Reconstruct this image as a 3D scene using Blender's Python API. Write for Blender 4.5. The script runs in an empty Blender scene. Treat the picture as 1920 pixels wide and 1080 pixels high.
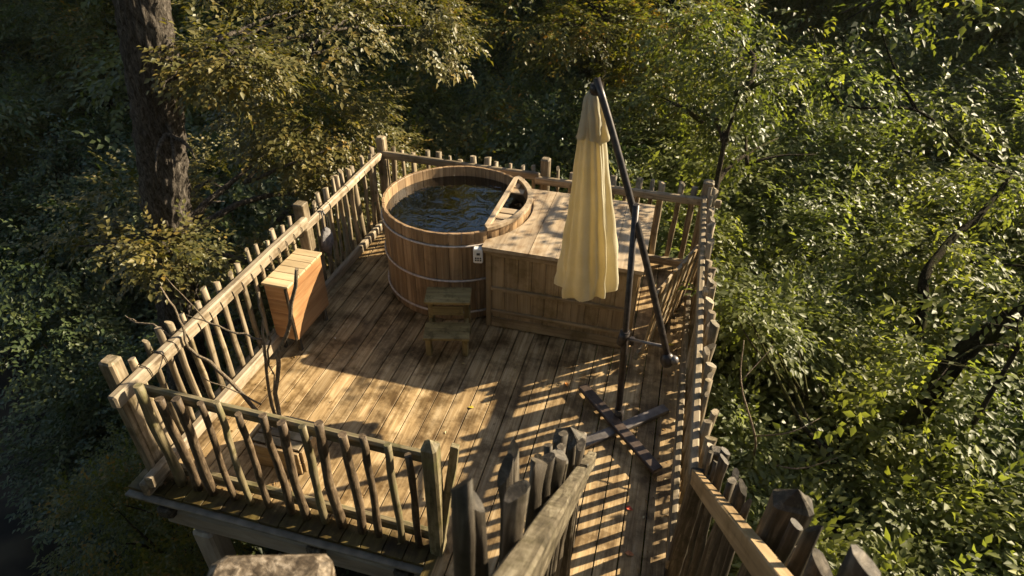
import bpy, bmesh, math, random
import numpy as np
from mathutils import Vector, Matrix, Euler

random.seed(7)
rng = np.random.default_rng(11)
SC = bpy.context.scene
COL = SC.collection
R = math.radians
LIFT_HAZE_D = .0003

# ------------------------------------------------------------------ camera, sky, sun, exposure
CAM_H, PITCH, ROLL, YAW, FPX = 3.84, R(35.15), R(1.16), R(14.2), 1190.0
cam = bpy.data.cameras.new("camera"); cam_o = bpy.data.objects.new("camera", cam); COL.objects.link(cam_o)
fwd0 = Vector((-math.sin(YAW), math.cos(YAW), 0)); right0 = Vector((math.cos(YAW), math.sin(YAW), 0))
fwd = fwd0 * math.cos(PITCH) - Vector((0, 0, 1)) * math.sin(PITCH)
up0 = fwd0 * math.sin(PITCH) + Vector((0, 0, 1)) * math.cos(PITCH)
rt = right0 * math.cos(ROLL) + up0 * math.sin(ROLL)
upv = -right0 * math.sin(ROLL) + up0 * math.cos(ROLL)
M = Matrix.Identity(4)
for i in range(3):
    M[i][0], M[i][1], M[i][2] = rt[i], upv[i], -fwd[i]
M[2][3] = CAM_H
cam_o.matrix_world = M
cam.sensor_width = 36; cam.lens = FPX / 1920 * 36
cam.clip_start = 0.05; cam.clip_end = 500
cam.dof.use_dof = True; cam.dof.focus_distance = 5.2; cam.dof.aperture_fstop = 4.5
SC.camera = cam_o
CAMP = Vector((0, 0, CAM_H))

SUN_AZ, SUN_EL = R(34.5), R(28.0)          # azimuth from +X towards +Y
SUND = Vector((math.cos(SUN_EL) * math.cos(SUN_AZ), math.cos(SUN_EL) * math.sin(SUN_AZ), math.sin(SUN_EL)))
world = bpy.data.worlds.new("World"); SC.world = world; world.use_nodes = True
wn = world.node_tree; bg = wn.nodes["Background"]
sky = wn.nodes.new("ShaderNodeTexSky"); sky.sky_type = 'NISHITA'; sky.sun_disc = False
sky.sun_elevation = SUN_EL; sky.sun_rotation = math.atan2(SUND.x, SUND.y)
sky.air_density = 1.2; sky.dust_density = 1.2
wn.links.new(sky.outputs[0], bg.inputs[0]); bg.inputs[1].default_value = 0.05
sun = bpy.data.lights.new("sun", 'SUN'); sun.energy = 5.0; sun.angle = R(0.5); sun.color = (1.0, 0.85, 0.60)
sun_o = bpy.data.objects.new("sun", sun); COL.objects.link(sun_o)
sun_o.rotation_euler = SUND.to_track_quat('Z', 'Y').to_euler()
SC.view_settings.view_transform = 'Standard'; SC.view_settings.look = 'None'
SC.view_settings.exposure = 1.5; SC.view_settings.gamma = 1.0; SC.view_settings.use_curve_mapping = False
SC.cycles.max_bounces = 8; SC.cycles.transparent_max_bounces = 8; SC.cycles.diffuse_bounces = 3
SC.cycles.use_denoising = True
SC.cycles.sample_clamp_indirect = 4.0

# ------------------------------------------------------------------ object helpers
WM = {}

def link(o, mw, parent=None):
    COL.objects.link(o)
    if parent is not None:
        o.parent = parent
        o.matrix_local = WM[parent.name].inverted() @ mw
    else:
        o.matrix_local = mw
    WM[o.name] = mw.copy()
    return o

def tag(o, label=None, cat=None, group=None, kind=None):
    if label: o["label"] = label
    if cat: o["category"] = cat
    if group: o["group"] = group
    if kind: o["kind"] = kind
    return o

def thing(name, loc, label, cat, group=None, rz=0.0):
    o = bpy.data.objects.new(name, None)
    o.empty_display_size = 0.1
    link(o, Matrix.Translation(Vector(loc)) @ Matrix.Rotation(rz, 4, 'Z'))
    return tag(o, label, cat, group)

def put(name, me, mat, mw=None, parent=None):
    if mat is not None and len(me.materials) == 0:
        me.materials.append(mat)
    o = bpy.data.objects.new(name, me)
    return link(o, mw if mw is not None else Matrix.Identity(4), parent)

def mesh_from(name, verts, faces, smooth=False):
    me = bpy.data.meshes.new(name)
    me.from_pydata([tuple(v) for v in verts], [], faces)
    me.validate(); me.update()
    if smooth:
        me.polygons.foreach_set("use_smooth", [True] * len(me.polygons))
    return me

def fix_normals(me):
    bm = bmesh.new(); bm.from_mesh(me); bmesh.ops.recalc_face_normals(bm, faces=bm.faces); bm.to_mesh(me); bm.free()
    return me

def frame(p0, p1, up=Vector((0, 0, 1))):
    """matrix with local Z along p0->p1 and local Y as near as possible to up"""
    p0 = Vector(p0); z = (Vector(p1) - p0).normalized(); up = Vector(up)
    if abs(z.dot(up)) > 0.98: up = Vector((0, 1, 0)) if abs(z.y) < 0.9 else Vector((1, 0, 0))
    x = up.cross(z).normalized(); y = z.cross(x)
    m = Matrix.Identity(4)
    for i in range(3): m[i][0], m[i][1], m[i][2], m[i][3] = x[i], y[i], z[i], p0[i]
    return m

def plank_mesh(w, t, L, seg=1, wob=0.0, cham=0.003, top=None, taper=0.0):
    """chamfered board: width along X, thickness along Y, length along Z"""
    c = min(cham, w * .3, t * .3)
    sec = [(-w/2+c, -t/2), (w/2-c, -t/2), (w/2, -t/2+c), (w/2, t/2-c), (w/2-c, t/2), (-w/2+c, t/2), (-w/2, t/2-c), (-w/2, -t/2+c)]
    zs = [(0, .9)] + [(c + (L-2*c) * k / seg, 1) for k in range(seg + 1)] + [(L, .9)]
    V = []; F = []
    ox = oy = 0
    for k, (z, s) in enumerate(zs):
        if 1 < k < len(zs) - 1:
            ox += random.uniform(-wob, wob); oy += random.uniform(-wob, wob)
        sc = 1 - taper * z / L
        for (x, y) in sec:
            jx, jy = random.uniform(-wob, wob) * .35, random.uniform(-wob, wob) * .35
            ins = (1 if s == 1 else (1 - 2 * c / max(w, 1e-6)))
            V.append((x * ins * sc + ox + jx, y * (1 if s == 1 else 1 - 2 * c / max(t, 1e-6)) * sc + oy + jy, z))
    n = 8
    for k in range(len(zs) - 1):
        for i in range(n):
            a, b = k * n + i, k * n + (i + 1) % n
            F.append((a, b, b + n, a + n))
    F.append(tuple(reversed(range(n)))); F.append(tuple(range((len(zs) - 1) * n, len(zs) * n)))
    if top == 'point':   # pyramidal top
        V.append((ox, oy, L + w * .45)); q = len(V) - 1; F.pop()
        b0 = (len(zs) - 1) * n
        for i in range(n): F.append((b0 + i, b0 + (i + 1) % n, q))
    return mesh_from("plank", V, F)

def beam(name, p0, p1, w, t, mat, parent, up=(0, 0, 1), seg=1, wob=0.0, cham=0.003, top=None, taper=0):
    L = (Vector(p1) - Vector(p0)).length
    return put(name, plank_mesh(w, t, L, seg, wob, cham, top, taper), mat, frame(p0, p1, up), parent)

def stick_mesh(pts, radii, n=7, flat=1.0, rough=0.1, smooth=True, slant=0.0):
    """irregular tapered tube through pts (local coordinates)"""
    V = []; F = []
    pts = [Vector(p) for p in pts]
    base = [1 + random.uniform(-rough, rough) for _ in range(n)]
    X = None
    for k, p in enumerate(pts):
        d = (pts[min(k + 1, len(pts) - 1)] - pts[max(k - 1, 0)]).normalized()
        if X is None:
            X = d.cross(Vector((0, 1, 0)) if abs(d.y) < .9 else Vector((1, 0, 0))).normalized()
        X = (X - d * X.dot(d)).normalized(); Y = d.cross(X)
        for i in range(n):
            a = 2 * math.pi * i / n
            r = radii[k] * base[i] * (1 + random.uniform(-rough, rough) * .4)
            q = p + X * math.cos(a) * r + Y * math.sin(a) * r * flat
            if slant and k == len(pts) - 1: q += d * math.cos(a) * r * slant
            V.append(q)
    for k in range(len(pts) - 1):
        for i in range(n):
            a, b = k * n + i, k * n + (i + 1) % n
            F.append((a, b, b + n, a + n))
    F.append(tuple(reversed(range(n)))); F.append(tuple(range((len(pts) - 1) * n, len(pts) * n)))
    me = mesh_from("stick", V, F)
    if smooth:
        fl = [True] * len(me.polygons); fl[-1] = fl[-2] = False
        me.polygons.foreach_set("use_smooth", fl)
    return me

def join_data(parts):
    V = []; F = []
    for v, f in parts:
        b = len(V); V += list(v); F += [tuple(i + b for i in q) for q in f]
    return V, F

def tube_data(pts, radii, n=6):
    me = stick_mesh(pts, radii, n, 1, 0.06, False)
    v = [tuple(x.co) for x in me.vertices]; f = [tuple(p.vertices) for p in me.polygons]
    bpy.data.meshes.remove(me); return v, f

def torus_mesh(r, tr, n=96, m=8, a0=0, a1=2 * math.pi, jit=0):
    V = []; F = []; full = abs(a1 - a0 - 2 * math.pi) < 1e-6
    k = n if full else n + 1
    for i in range(k):
        a = a0 + (a1 - a0) * i / n
        for j in range(m):
            b = 2 * math.pi * j / m
            V.append(((r + tr * math.cos(b)) * math.cos(a), (r + tr * math.cos(b)) * math.sin(a), tr * math.sin(b)))
    for i in range(n):
        for j in range(m):
            a, b = i * m + j, i * m + (j + 1) % m
            c, d = ((i + 1) % k) * m + (j + 1) % m, ((i + 1) % k) * m + j
            F.append((a, b, c, d))
    return fix_normals(mesh_from("hoop", V, F, True))

# ------------------------------------------------------------------ materials
def new_mat(name):
    m = bpy.data.materials.new(name); m.use_nodes = True
    nt = m.node_tree; b = nt.nodes["Principled BSDF"]
    return m, nt, b

def N(nt, typ, **kw):
    n = nt.nodes.new(typ)
    for k, v in kw.items(): setattr(n, k, v)
    return n

def ramp(nt, stops):
    r = nt.nodes.new("ShaderNodeValToRGB"); e = r.color_ramp.elements
    while len(e) > 1: e.remove(e[-1])
    e[0].position, e[0].color = stops[0][0], (*stops[0][1], 1)
    for p, c in stops[1:]:
        x = e.new(p); x.color = (*c, 1)
    return r

def mixc(nt, typ, fac, a, b):
    m = nt.nodes.new("ShaderNodeMix"); m.data_type = 'RGBA'; m.blend_type = typ
    for inp, v in ((m.inputs[0], fac), (m.inputs[6], a), (m.inputs[7], b)):
        if isinstance(v, bpy.types.NodeSocket): nt.links.new(v, inp)
        elif isinstance(v, (int, float)): inp.default_value = v
        else: inp.default_value = (*v, 1)
    return m.outputs[2]

def wood(name, dark, mid, light, stain=None, stain_scale=1.6, stain_lo=.5, stain_hi=.62, gx=26, gz=1.3, rough=.62, bump=.35, vary=.22, moss=None, knots=True, spec=.35):
    m, nt, b = new_mat(name); L = nt.links
    tc = N(nt, "ShaderNodeTexCoord"); oi = N(nt, "ShaderNodeObjectInfo")
    mul = N(nt, "ShaderNodeMath", operation='MULTIPLY'); mul.inputs[1].default_value = 57.0
    L.new(oi.outputs["Random"], mul.inputs[0])
    add = N(nt, "ShaderNodeVectorMath", operation='ADD'); L.new(tc.outputs["Object"], add.inputs[0]); L.new(mul.outputs[0], add.inputs[1])
    mp = N(nt, "ShaderNodeMapping"); mp.inputs["Scale"].default_value = (gx, gx, gz); L.new(add.outputs[0], mp.inputs[0])
    n1 = N(nt, "ShaderNodeTexNoise"); n1.inputs["Scale"].default_value = 1.0; n1.inputs["Detail"].default_value = 7; n1.inputs["Roughness"].default_value = .62
    n1.inputs["Distortion"].default_value = .6
    L.new(mp.outputs[0], n1.inputs["Vector"])
    r = ramp(nt, [(.28, dark), (.5, mid), (.72, light)]); L.new(n1.outputs[0], r.inputs[0])
    # broad blotches along the piece
    mp2 = N(nt, "ShaderNodeMapping"); mp2.inputs["Scale"].default_value = (6, 6, 2.2); L.new(add.outputs[0], mp2.inputs[0])
    n2 = N(nt, "ShaderNodeTexNoise"); n2.inputs["Scale"].default_value = 1.0; n2.inputs["Detail"].default_value = 5; L.new(mp2.outputs[0], n2.inputs["Vector"])
    r2 = ramp(nt, [(.3, (.62, .6, .58)), (.65, (1.12, 1.1, 1.06))]); L.new(n2.outputs[0], r2.inputs[0])
    c = mixc(nt, 'MULTIPLY', .85, r.outputs[0], r2.outputs[0])
    if knots:
        mp3 = N(nt, "ShaderNodeMapping"); mp3.inputs["Scale"].default_value = (9, 9, 3.2); L.new(add.outputs[0], mp3.inputs[0])
        vo = N(nt, "ShaderNodeTexVoronoi"); vo.inputs["Scale"].default_value = .55; L.new(mp3.outputs[0], vo.inputs["Vector"])
        rk = ramp(nt, [(.05, (.3, .24, .2)), (.13, (1, 1, 1))]); L.new(vo.outputs["Distance"], rk.inputs[0])
        c = mixc(nt, 'MULTIPLY', .7, c, rk.outputs[0])
    # per piece tone
    mr = N(nt, "ShaderNodeMapRange"); mr.inputs[3].default_value = 1 - vary; mr.inputs[4].default_value = 1 + vary
    L.new(oi.outputs["Random"], mr.inputs[0])
    hsv = N(nt, "ShaderNodeHueSaturation"); L.new(mr.outputs[0], hsv.inputs["Value"]); L.new(c, hsv.inputs["Color"])
    c = hsv.outputs[0]
    geo = N(nt, "ShaderNodeNewGeometry")
    if stain is not None:
        n4 = N(nt, "ShaderNodeTexNoise"); n4.inputs["Scale"].default_value = stain_scale; n4.inputs["Detail"].default_value = 9; n4.inputs["Roughness"].default_value = .68
        L.new(geo.outputs["Position"], n4.inputs["Vector"])
        rs = ramp(nt, [(stain_lo, (0, 0, 0)), (stain_hi, (1, 1, 1))]); L.new(n4.outputs[0], rs.inputs[0])
        f = N(nt, "ShaderNodeMath", operation='MULTIPLY'); f.inputs[1].default_value = .8; L.new(rs.outputs[0], f.inputs[0])
        c = mixc(nt, 'MIX', f.outputs[0], c, mixc(nt, 'MULTIPLY', 1.0, c, stain))
    if moss is not None:
        n5 = N(nt, "ShaderNodeTexNoise"); n5.inputs["Scale"].default_value = 7; n5.inputs["Detail"].default_value = 8; n5.inputs["Roughness"].default_value = .7
        L.new(geo.outputs["Position"], n5.inputs["Vector"])
        rm = ramp(nt, [(.52, (0, 0, 0)), (.66, (1, 1, 1))]); L.new(n5.outputs[0], rm.inputs[0])
        c = mixc(nt, 'MIX', rm.outputs[0], c, moss)
    L.new(c, b.inputs["Base Color"])
    b.inputs["Roughness"].default_value = rough; b.inputs["Specular IOR Level"].default_value = spec
    bp = N(nt, "ShaderNodeBump"); bp.inputs["Strength"].default_value = bump; bp.inputs["Distance"].default_value = .004
    L.new(n1.outputs[0], bp.inputs["Height"]); L.new(bp.outputs[0], b.inputs["Normal"])
    return m

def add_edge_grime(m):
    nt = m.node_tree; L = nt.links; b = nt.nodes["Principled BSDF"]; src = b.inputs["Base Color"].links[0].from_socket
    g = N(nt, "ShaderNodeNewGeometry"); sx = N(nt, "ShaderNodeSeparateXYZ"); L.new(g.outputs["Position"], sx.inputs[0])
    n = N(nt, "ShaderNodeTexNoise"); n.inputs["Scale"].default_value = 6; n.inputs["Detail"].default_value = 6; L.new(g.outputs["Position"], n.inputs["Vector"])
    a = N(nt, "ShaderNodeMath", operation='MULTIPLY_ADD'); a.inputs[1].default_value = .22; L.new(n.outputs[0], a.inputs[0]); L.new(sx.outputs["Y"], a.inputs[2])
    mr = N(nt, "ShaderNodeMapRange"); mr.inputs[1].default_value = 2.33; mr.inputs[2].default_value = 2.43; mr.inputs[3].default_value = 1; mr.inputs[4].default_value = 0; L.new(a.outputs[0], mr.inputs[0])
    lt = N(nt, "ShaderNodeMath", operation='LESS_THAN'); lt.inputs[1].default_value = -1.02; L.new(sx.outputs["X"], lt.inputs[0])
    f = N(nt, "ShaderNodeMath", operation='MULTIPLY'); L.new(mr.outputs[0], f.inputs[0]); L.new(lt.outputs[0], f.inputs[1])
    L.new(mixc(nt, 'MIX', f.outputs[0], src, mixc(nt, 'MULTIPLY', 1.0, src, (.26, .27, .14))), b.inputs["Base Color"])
deck_wood = wood("deck_wood", (.15, .09, .036), (.39, .27, .135), (.60, .46, .28), stain=(.16, .115, .035), stain_scale=3.6, stain_lo=.44, stain_hi=.60, gx=30, gz=1.6, rough=.55, vary=.24, spec=.35)
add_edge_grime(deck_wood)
rail_wood = wood("rail_wood", (.17, .13, .085), (.34, .275, .195), (.49, .425, .33), stain=(.5, .45, .36), stain_scale=5, gx=34, gz=2)
fence_wood = wood("fence_wood", (.12, .09, .055), (.28, .22, .145), (.44, .365, .265), stain=(.45, .44, .3), stain_scale=6, gx=40, gz=3, vary=.28)
old_wood = wood("weathered_grey_wood", (.02, .016, .012), (.06, .048, .035), (.19, .16, .125), stain=(.4, .4, .3), stain_scale=9, gx=45, gz=4, vary=.3, bump=.8)
moss_wood = wood("mossy_wood", (.08, .065, .035), (.19, .155, .09), (.33, .28, .18), stain=(.4, .42, .22), stain_scale=8, gx=36, gz=3, moss=(.15, .135, .06), bump=.6)
cedar = wood("cedar_wood", (.16, .095, .05), (.30, .195, .105), (.42, .29, .17), stain=(.36, .31, .24), stain_scale=3.5, stain_lo=.56, stain_hi=.74, gx=34, gz=1.0, rough=.55, vary=.17, knots=False)
cedar_in = wood("cedar_inside", (.12, .06, .035), (.26, .14, .08), (.36, .21, .13), gx=34, gz=1.0, rough=.4, vary=.12, knots=False)
panel_wood = wood("cabinet_wood", (.20, .13, .065), (.33, .23, .125), (.43, .315, .185), stain=(.55, .52, .36), stain_scale=3, gx=30, gz=1.1, vary=.1, knots=False)
lid_wood = wood("lid_wood", (.27, .19, .12), (.40, .31, .21), (.52, .42, .31), stain=(.6, .5, .38), stain_scale=6, stain_lo=.5, stain_hi=.68, gx=22, gz=1.2, vary=.07)
box_wood = wood("orange_pine", (.25, .12, .05), (.37, .20, .09), (.47, .285, .145), gx=20, gz=1.8, rough=.45, vary=.1)
boxtop_wood = wood("pale_pine", (.38, .28, .16), (.52, .40, .24), (.60, .48, .31), gx=24, gz=2, rough=.6, vary=.1)
step_wood = wood("step_wood", (.13, .09, .035), (.24, .18, .075), (.33, .26, .12), stain=(.35, .33, .2), stain_scale=9, gx=26, gz=2, vary=.1)
grey_beam = wood("grey_beam_wood", (.24, .20, .165), (.36, .31, .26), (.46, .41, .35), gx=16, gz=2, vary=.1, bump=.5)
bark_stick = wood("bark_stick", (.035, .025, .016), (.10, .07, .044), (.22, .165, .105), stain=(.5, .48, .4), stain_scale=14, gx=45, gz=9, vary=.2, bump=.8, knots=False)

def simple(name, col, rough=.5, metal=0.0, noise=.0, scale=20, bump=0):
    m, nt, b = new_mat(name)
    b.inputs["Base Color"].default_value = (*col, 1); b.inputs["Roughness"].default_value = rough; b.inputs["Metallic"].default_value = metal
    tc = N(nt, "ShaderNodeTexCoord"); n = N(nt, "ShaderNodeTexNoise"); n.inputs["Scale"].default_value = scale; n.inputs["Detail"].default_value = 6
    nt.links.new(tc.outputs["Object"], n.inputs["Vector"])
    lo = tuple(x * (1 - noise) for x in col); hi = tuple(min(1, x * (1 + noise)) for x in col)
    r = ramp(nt, [(.35, lo), (.65, hi)]); nt.links.new(n.outputs[0], r.inputs[0]); nt.links.new(r.outputs[0], b.inputs["Base Color"])
    if bump:
        bp = N(nt, "ShaderNodeBump"); bp.inputs["Strength"].default_value = bump; bp.inputs["Distance"].default_value = .01
        nt.links.new(n.outputs[0], bp.inputs["Height"]); nt.links.new(bp.outputs[0], b.inputs["Normal"])
    return m

hoop_mat = simple("hoop_metal", (.52, .44, .38), .5, .25, .25, 30)
mast_mat = simple("dark_mast_paint", (.045, .036, .032), .38, .35, .4, 25)
base_mat = simple("brown_base_paint", (.075, .052, .04), .42, .25, .35, 18)
grey_metal = simple("galvanised_strap", (.17, .15, .14), .45, .6, .3, 14)
white_plastic = simple("white_plastic", (.72, .70, .66), .4, 0, .06, 12)
dark_plastic = simple("dark_plastic", (.03, .03, .035), .3)
wire_mat = simple("dark_wire", (.04, .032, .025), .5, .5)
cloth_mat = simple("grey_cloth", (.15, .14, .14), .9, 0, .35, 30, .5)
edge_mat = simple("edge_trim", (.22, .19, .15), .7, 0, .35, 9, .3)
soil_mat = simple("forest_soil", (.035, .026, .014), .95, 0, .7, 1.3, .6)

def leaf_mat(name, stops, trans=.42, rough=.46, spec=.5, tcol=1.35):
    m, nt, b = new_mat(name); L = nt.links
    at = N(nt, "ShaderNodeAttribute"); at.attribute_name = "leafrnd"
    r = ramp(nt, stops); L.new(at.outputs["Fac"], r.inputs[0])
    geo = N(nt, "ShaderNodeNewGeometry")
    n = N(nt, "ShaderNodeTexNoise"); n.inputs["Scale"].default_value = .8; n.inputs["Detail"].default_value = 3; L.new(geo.outputs["Position"], n.inputs["Vector"])
    r2 = ramp(nt, [(.3, (.72, .8, .8)), (.7, (1.15, 1.08, .9))]); L.new(n.outputs[0], r2.inputs[0])
    c = mixc(nt, 'MULTIPLY', 1.0, r.outputs[0], r2.outputs[0])
    L.new(c, b.inputs["Base Color"]); b.inputs["Roughness"].default_value = rough; b.inputs["Specular IOR Level"].default_value = spec
    tr = N(nt, "ShaderNodeBsdfTranslucent")
    tc = mixc(nt, 'MULTIPLY', 1.0, c, (tcol * 1.25, tcol * 1.3, tcol * .45)); L.new(tc, tr.inputs[0])
    mx = N(nt, "ShaderNodeMixShader"); mx.inputs[0].default_value = trans
    L.new(b.outputs[0], mx.inputs[1]); L.new(tr.outputs[0], mx.inputs[2])
    L.new(mx.outputs[0], nt.nodes["Material Output"].inputs[0])
    return m

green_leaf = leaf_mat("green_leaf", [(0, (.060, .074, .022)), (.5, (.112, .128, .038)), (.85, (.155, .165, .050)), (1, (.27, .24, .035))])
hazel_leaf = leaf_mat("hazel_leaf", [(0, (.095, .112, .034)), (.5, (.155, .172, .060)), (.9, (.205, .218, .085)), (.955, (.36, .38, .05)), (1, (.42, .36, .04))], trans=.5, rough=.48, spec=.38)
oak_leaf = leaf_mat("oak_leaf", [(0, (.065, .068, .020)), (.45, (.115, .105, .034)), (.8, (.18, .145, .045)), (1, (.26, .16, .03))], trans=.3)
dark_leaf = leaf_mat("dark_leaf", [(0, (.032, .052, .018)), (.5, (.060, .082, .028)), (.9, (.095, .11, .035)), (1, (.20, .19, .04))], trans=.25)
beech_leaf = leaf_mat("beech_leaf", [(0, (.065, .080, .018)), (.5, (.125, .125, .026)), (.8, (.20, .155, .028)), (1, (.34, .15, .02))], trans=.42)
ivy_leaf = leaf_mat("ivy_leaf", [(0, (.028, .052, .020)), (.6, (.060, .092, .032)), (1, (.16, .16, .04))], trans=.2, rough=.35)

def bark_mat(name, dark, light, gx=9, gz=2.2, moss=None):
    m, nt, b = new_mat(name); L = nt.links
    tc = N(nt, "ShaderNodeTexCoord")
    mp = N(nt, "ShaderNodeMapping"); mp.inputs["Scale"].default_value = (gx, gx, gz); L.new(tc.outputs["Object"], mp.inputs[0])
    v = N(nt, "ShaderNodeTexNoise"); v.inputs["Scale"].default_value = 1.6; v.inputs["Detail"].default_value = 8; v.inputs["Roughness"].default_value = .72; v.inputs["Distortion"].default_value = .8
    L.new(mp.outputs[0], v.inputs["Vector"])
    r = ramp(nt, [(.36, dark), (.5, tuple((a + b_) / 2.4 for a, b_ in zip(dark, light))), (.66, light)]); L.new(v.outputs[0], r.inputs[0])
    c = r.outputs[0]
    if moss:
        n5 = N(nt, "ShaderNodeTexNoise"); n5.inputs["Scale"].default_value = 3; n5.inputs["Detail"].default_value = 6; L.new(tc.outputs["Object"], n5.inputs["Vector"])
        rm = ramp(nt, [(.48, (0, 0, 0)), (.6, (1, 1, 1))]); L.new(n5.outputs[0], rm.inputs[0]); c = mixc(nt, 'MIX', rm.outputs[0], c, moss)
    L.new(c, b.inputs["Base Color"]); b.inputs["Roughness"].default_value = .95; b.inputs["Specular IOR Level"].default_value = .05
    bp = N(nt, "ShaderNodeBump"); bp.inputs["Strength"].default_value = 1.0; bp.inputs["Distance"].default_value = .035
    L.new(v.outputs[0], bp.inputs["Height"]); L.new(bp.outputs[0], b.inputs["Normal"])
    return m
oak_bark = bark_mat("oak_bark", (.026, .020, .015), (.21, .18, .15), 26, 9)
thin_bark = bark_mat("thin_bark", (.03, .024, .016), (.10, .082, .06), 20, 6, (.06, .06, .02))
pale_twig = bark_mat("pale_twig", (.15, .11, .07), (.42, .34, .25), 40, 10)

# ------------------------------------------------------------------ terrain
def ground_z(x, y):
    s = x * .824 + (y - 4) * .566
    d = math.hypot(x, y)
    z = -5.2 + .22 * max(0.0, s + 2.0) + .17 * max(0.0, d - 14)
    z = min(z, 13.0)
    z += .35 * math.sin(x * .7 + 1.3) * math.sin(y * .6) + .18 * math.sin(x * 1.9 + y * 1.3)
    return z

NT = 110
xs = np.linspace(-60, 60, NT); ys = np.linspace(-30, 90, NT)
V = [(x, y, ground_z(x, y)) for y in ys for x in xs]
F = [(j * NT + i, j * NT + i + 1, (j + 1) * NT + i + 1, (j + 1) * NT + i) for j in range(NT - 1) for i in range(NT - 1)]
tag(put("ground", mesh_from("ground", V, F, True), soil_mat), "dark forest floor sloping up to the right behind the deck", None, kind="structure")

# ------------------------------------------------------------------ deck
DU0, DU1, DV0, DV1 = -3.36, .60, 2.12, 6.30
deck = thing("wooden_deck", (-1.5, 4, 0), "raised timber deck of long stained boards under the hot tub", "deck")
pitch = .1515; bw = .143; bt = .028
nb = int((DU1 - DU0) / pitch)
for i in range(nb + 1):
    u = DU0 + pitch * (i + .5)
    if u > DU1: break
    v0 = DV0 + random.uniform(-.004, .004)
    if u > -1.02: v0 = .9
    m = frame((u, v0, -bt / 2 - random.uniform(0, .0015)), (u, DV1, -bt / 2), (0, 0, 1))
    put("board", plank_mesh(bw, bt, DV1 - v0, 6, .0007, .0015), deck_wood, m, deck)
# cross boards under the near rim, joists, trim
beam("edge_trim", (DU0 - .01, DV0 - .014, -.055), (-1.03, DV0 - .014, -.055), .05, .022, edge_mat, deck, seg=4, wob=.001)
for k, y in enumerate((2.22, 2.9, 3.6, 4.3, 5.0, 5.7, 6.2)):
    beam("joist", (DU0 + .03, y, -.11), (DU1 - .03, y, -.11), .07, .15, old_wood, deck)
sup = thing("deck_support", (-2.9, 2.2, -5.5), "pale grey timber posts and rounded beams carrying the near edge of the deck", "support")
beam("beam", (-3.18, 2.20, -.29), (.5, 2.20, -.29), .12, .2, grey_beam, sup, seg=10, wob=.006, cham=.03)
beam("beam", (-3.0, 2.17, .005 - .19), (-3.0, 6.1, -.19 + .005), .1, .001 + .14, grey_beam, sup)
for (x, y) in ((-2.87, 2.2), (-1.2, 2.2), (-2.87, 5.9), (.3, 5.9), (.3, 2.3)):
    beam("post", (x, y, ground_z(x, y) - .2), (x, y, -.39), .17, .17, grey_beam, sup, up=(0, 1, 0), seg=6, wob=.004, cham=.02)
for x in (-3.1, -1.9, -1.25):
    beam("beam_end", (x, 2.09, -.2), (x, 2.5, -.2), .13, .1, old_wood, sup, cham=.02)
beam("brace", (-2.80, 2.1, -1.3), (-2.2, 2.1, -.40), .09, .07, grey_beam, sup)

# ------------------------------------------------------------------ fences
def stake_mesh(L, w=.052, rough=.18, bend=.01, n=7, flat=.62, slant=.5, seg=5):
    x = y = 0; pts = []; rad = []
    for k in range(seg + 1):
        pts.append((x, y, L * k / seg)); rad.append(w / 2 * random.uniform(.86, 1.14))
        x += random.uniform(-bend, bend); y += random.uniform(-bend, bend)
    return stick_mesh(pts, rad, n, flat, rough, True, random.uniform(-slant, slant))
stakes = [stake_mesh(1.0, .057, .14, .009) for _ in range(9)]
for s in stakes: s.materials.append(fence_wood)
thick = [stake_mesh(1.0, .050, .12, .006, 10, .6, 1.2, 9) for _ in range(8)]
for s in thick: s.materials.append(old_wood)

def picket(me, x, y, z0, z1, parent, lean=(0, 0), name="picket", rz=None, wscale=None):
    o = bpy.data.objects.new(name, me)
    rz = random.uniform(0, 6.28) if rz is None else rz
    ws = random.uniform(.85, 1.15) if wscale is None else wscale
    m = Matrix.Translation((x, y, z0)) @ Euler((lean[1], lean[0], 0)).to_matrix().to_4x4() @ Matrix.Rotation(rz, 4, 'Z') @ Matrix.Diagonal((ws, ws, (z1 - z0), 1))
    return link(o, m, parent)

def ring(name, c, hw, hh, axis, parent, mat=wire_mat, r=.0035):
    """thin wire loop around a rail; axis = rail direction"""
    ax = Vector(axis).normalized(); side = Vector((0, 0, 1)).cross(ax).normalized(); upn = ax.cross(side)
    c = Vector(c); P = []
    for k in range(12):
        a = 2 * math.pi * k / 12
        sx = max(-1, min(1, 1.3 * math.cos(a))) * hw; sy = max(-1, min(1, 1.3 * math.sin(a))) * hh
        P.append(side * sx + upn * sy + ax * .008 * math.sin(a * 2 + 1))
    P.append(P[0])
    v, f = tube_data(P, [r] * 13, 5)
    return put(name, mesh_from("wire", v, f, True), mat, Matrix.Translation(c), parent)

# left fence: two bays
lf = thing("picket_fence", (-3.18, 4.2, 0), "left side picket fence of thin stakes behind the orange box", "fence")
LX = -3.17
beam("rail", (LX + .055, 2.12, .90), (LX + .05, 4.50, .93), .065, .105, rail_wood, lf, seg=8, wob=.004, cham=.012)
beam("rail", (LX + .055, 4.44, .885), (LX + .06, 6.10, .92), .055, .075, rail_wood, lf, seg=6, wob=.003, cham=.012)
beam("bottom_rail", (LX + .055, 2.10, .14), (LX + .05, 4.35, .13), .06, .11, rail_wood, lf, seg=6, wob=.004, cham=.01)
beam("bottom_rail", (LX + .055, 4.38, .10), (LX + .05, 6.12, .10), .06, .10, rail_wood, lf, seg=6, wob=.003, cham=.01)
beam("post", (LX + .0, 4.54, -.12), (LX, 4.54, 1.10), .105, .105, fence_wood, lf, up=(0, 1, 0), seg=3, wob=.002, cham=.008)
y = 2.42
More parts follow.
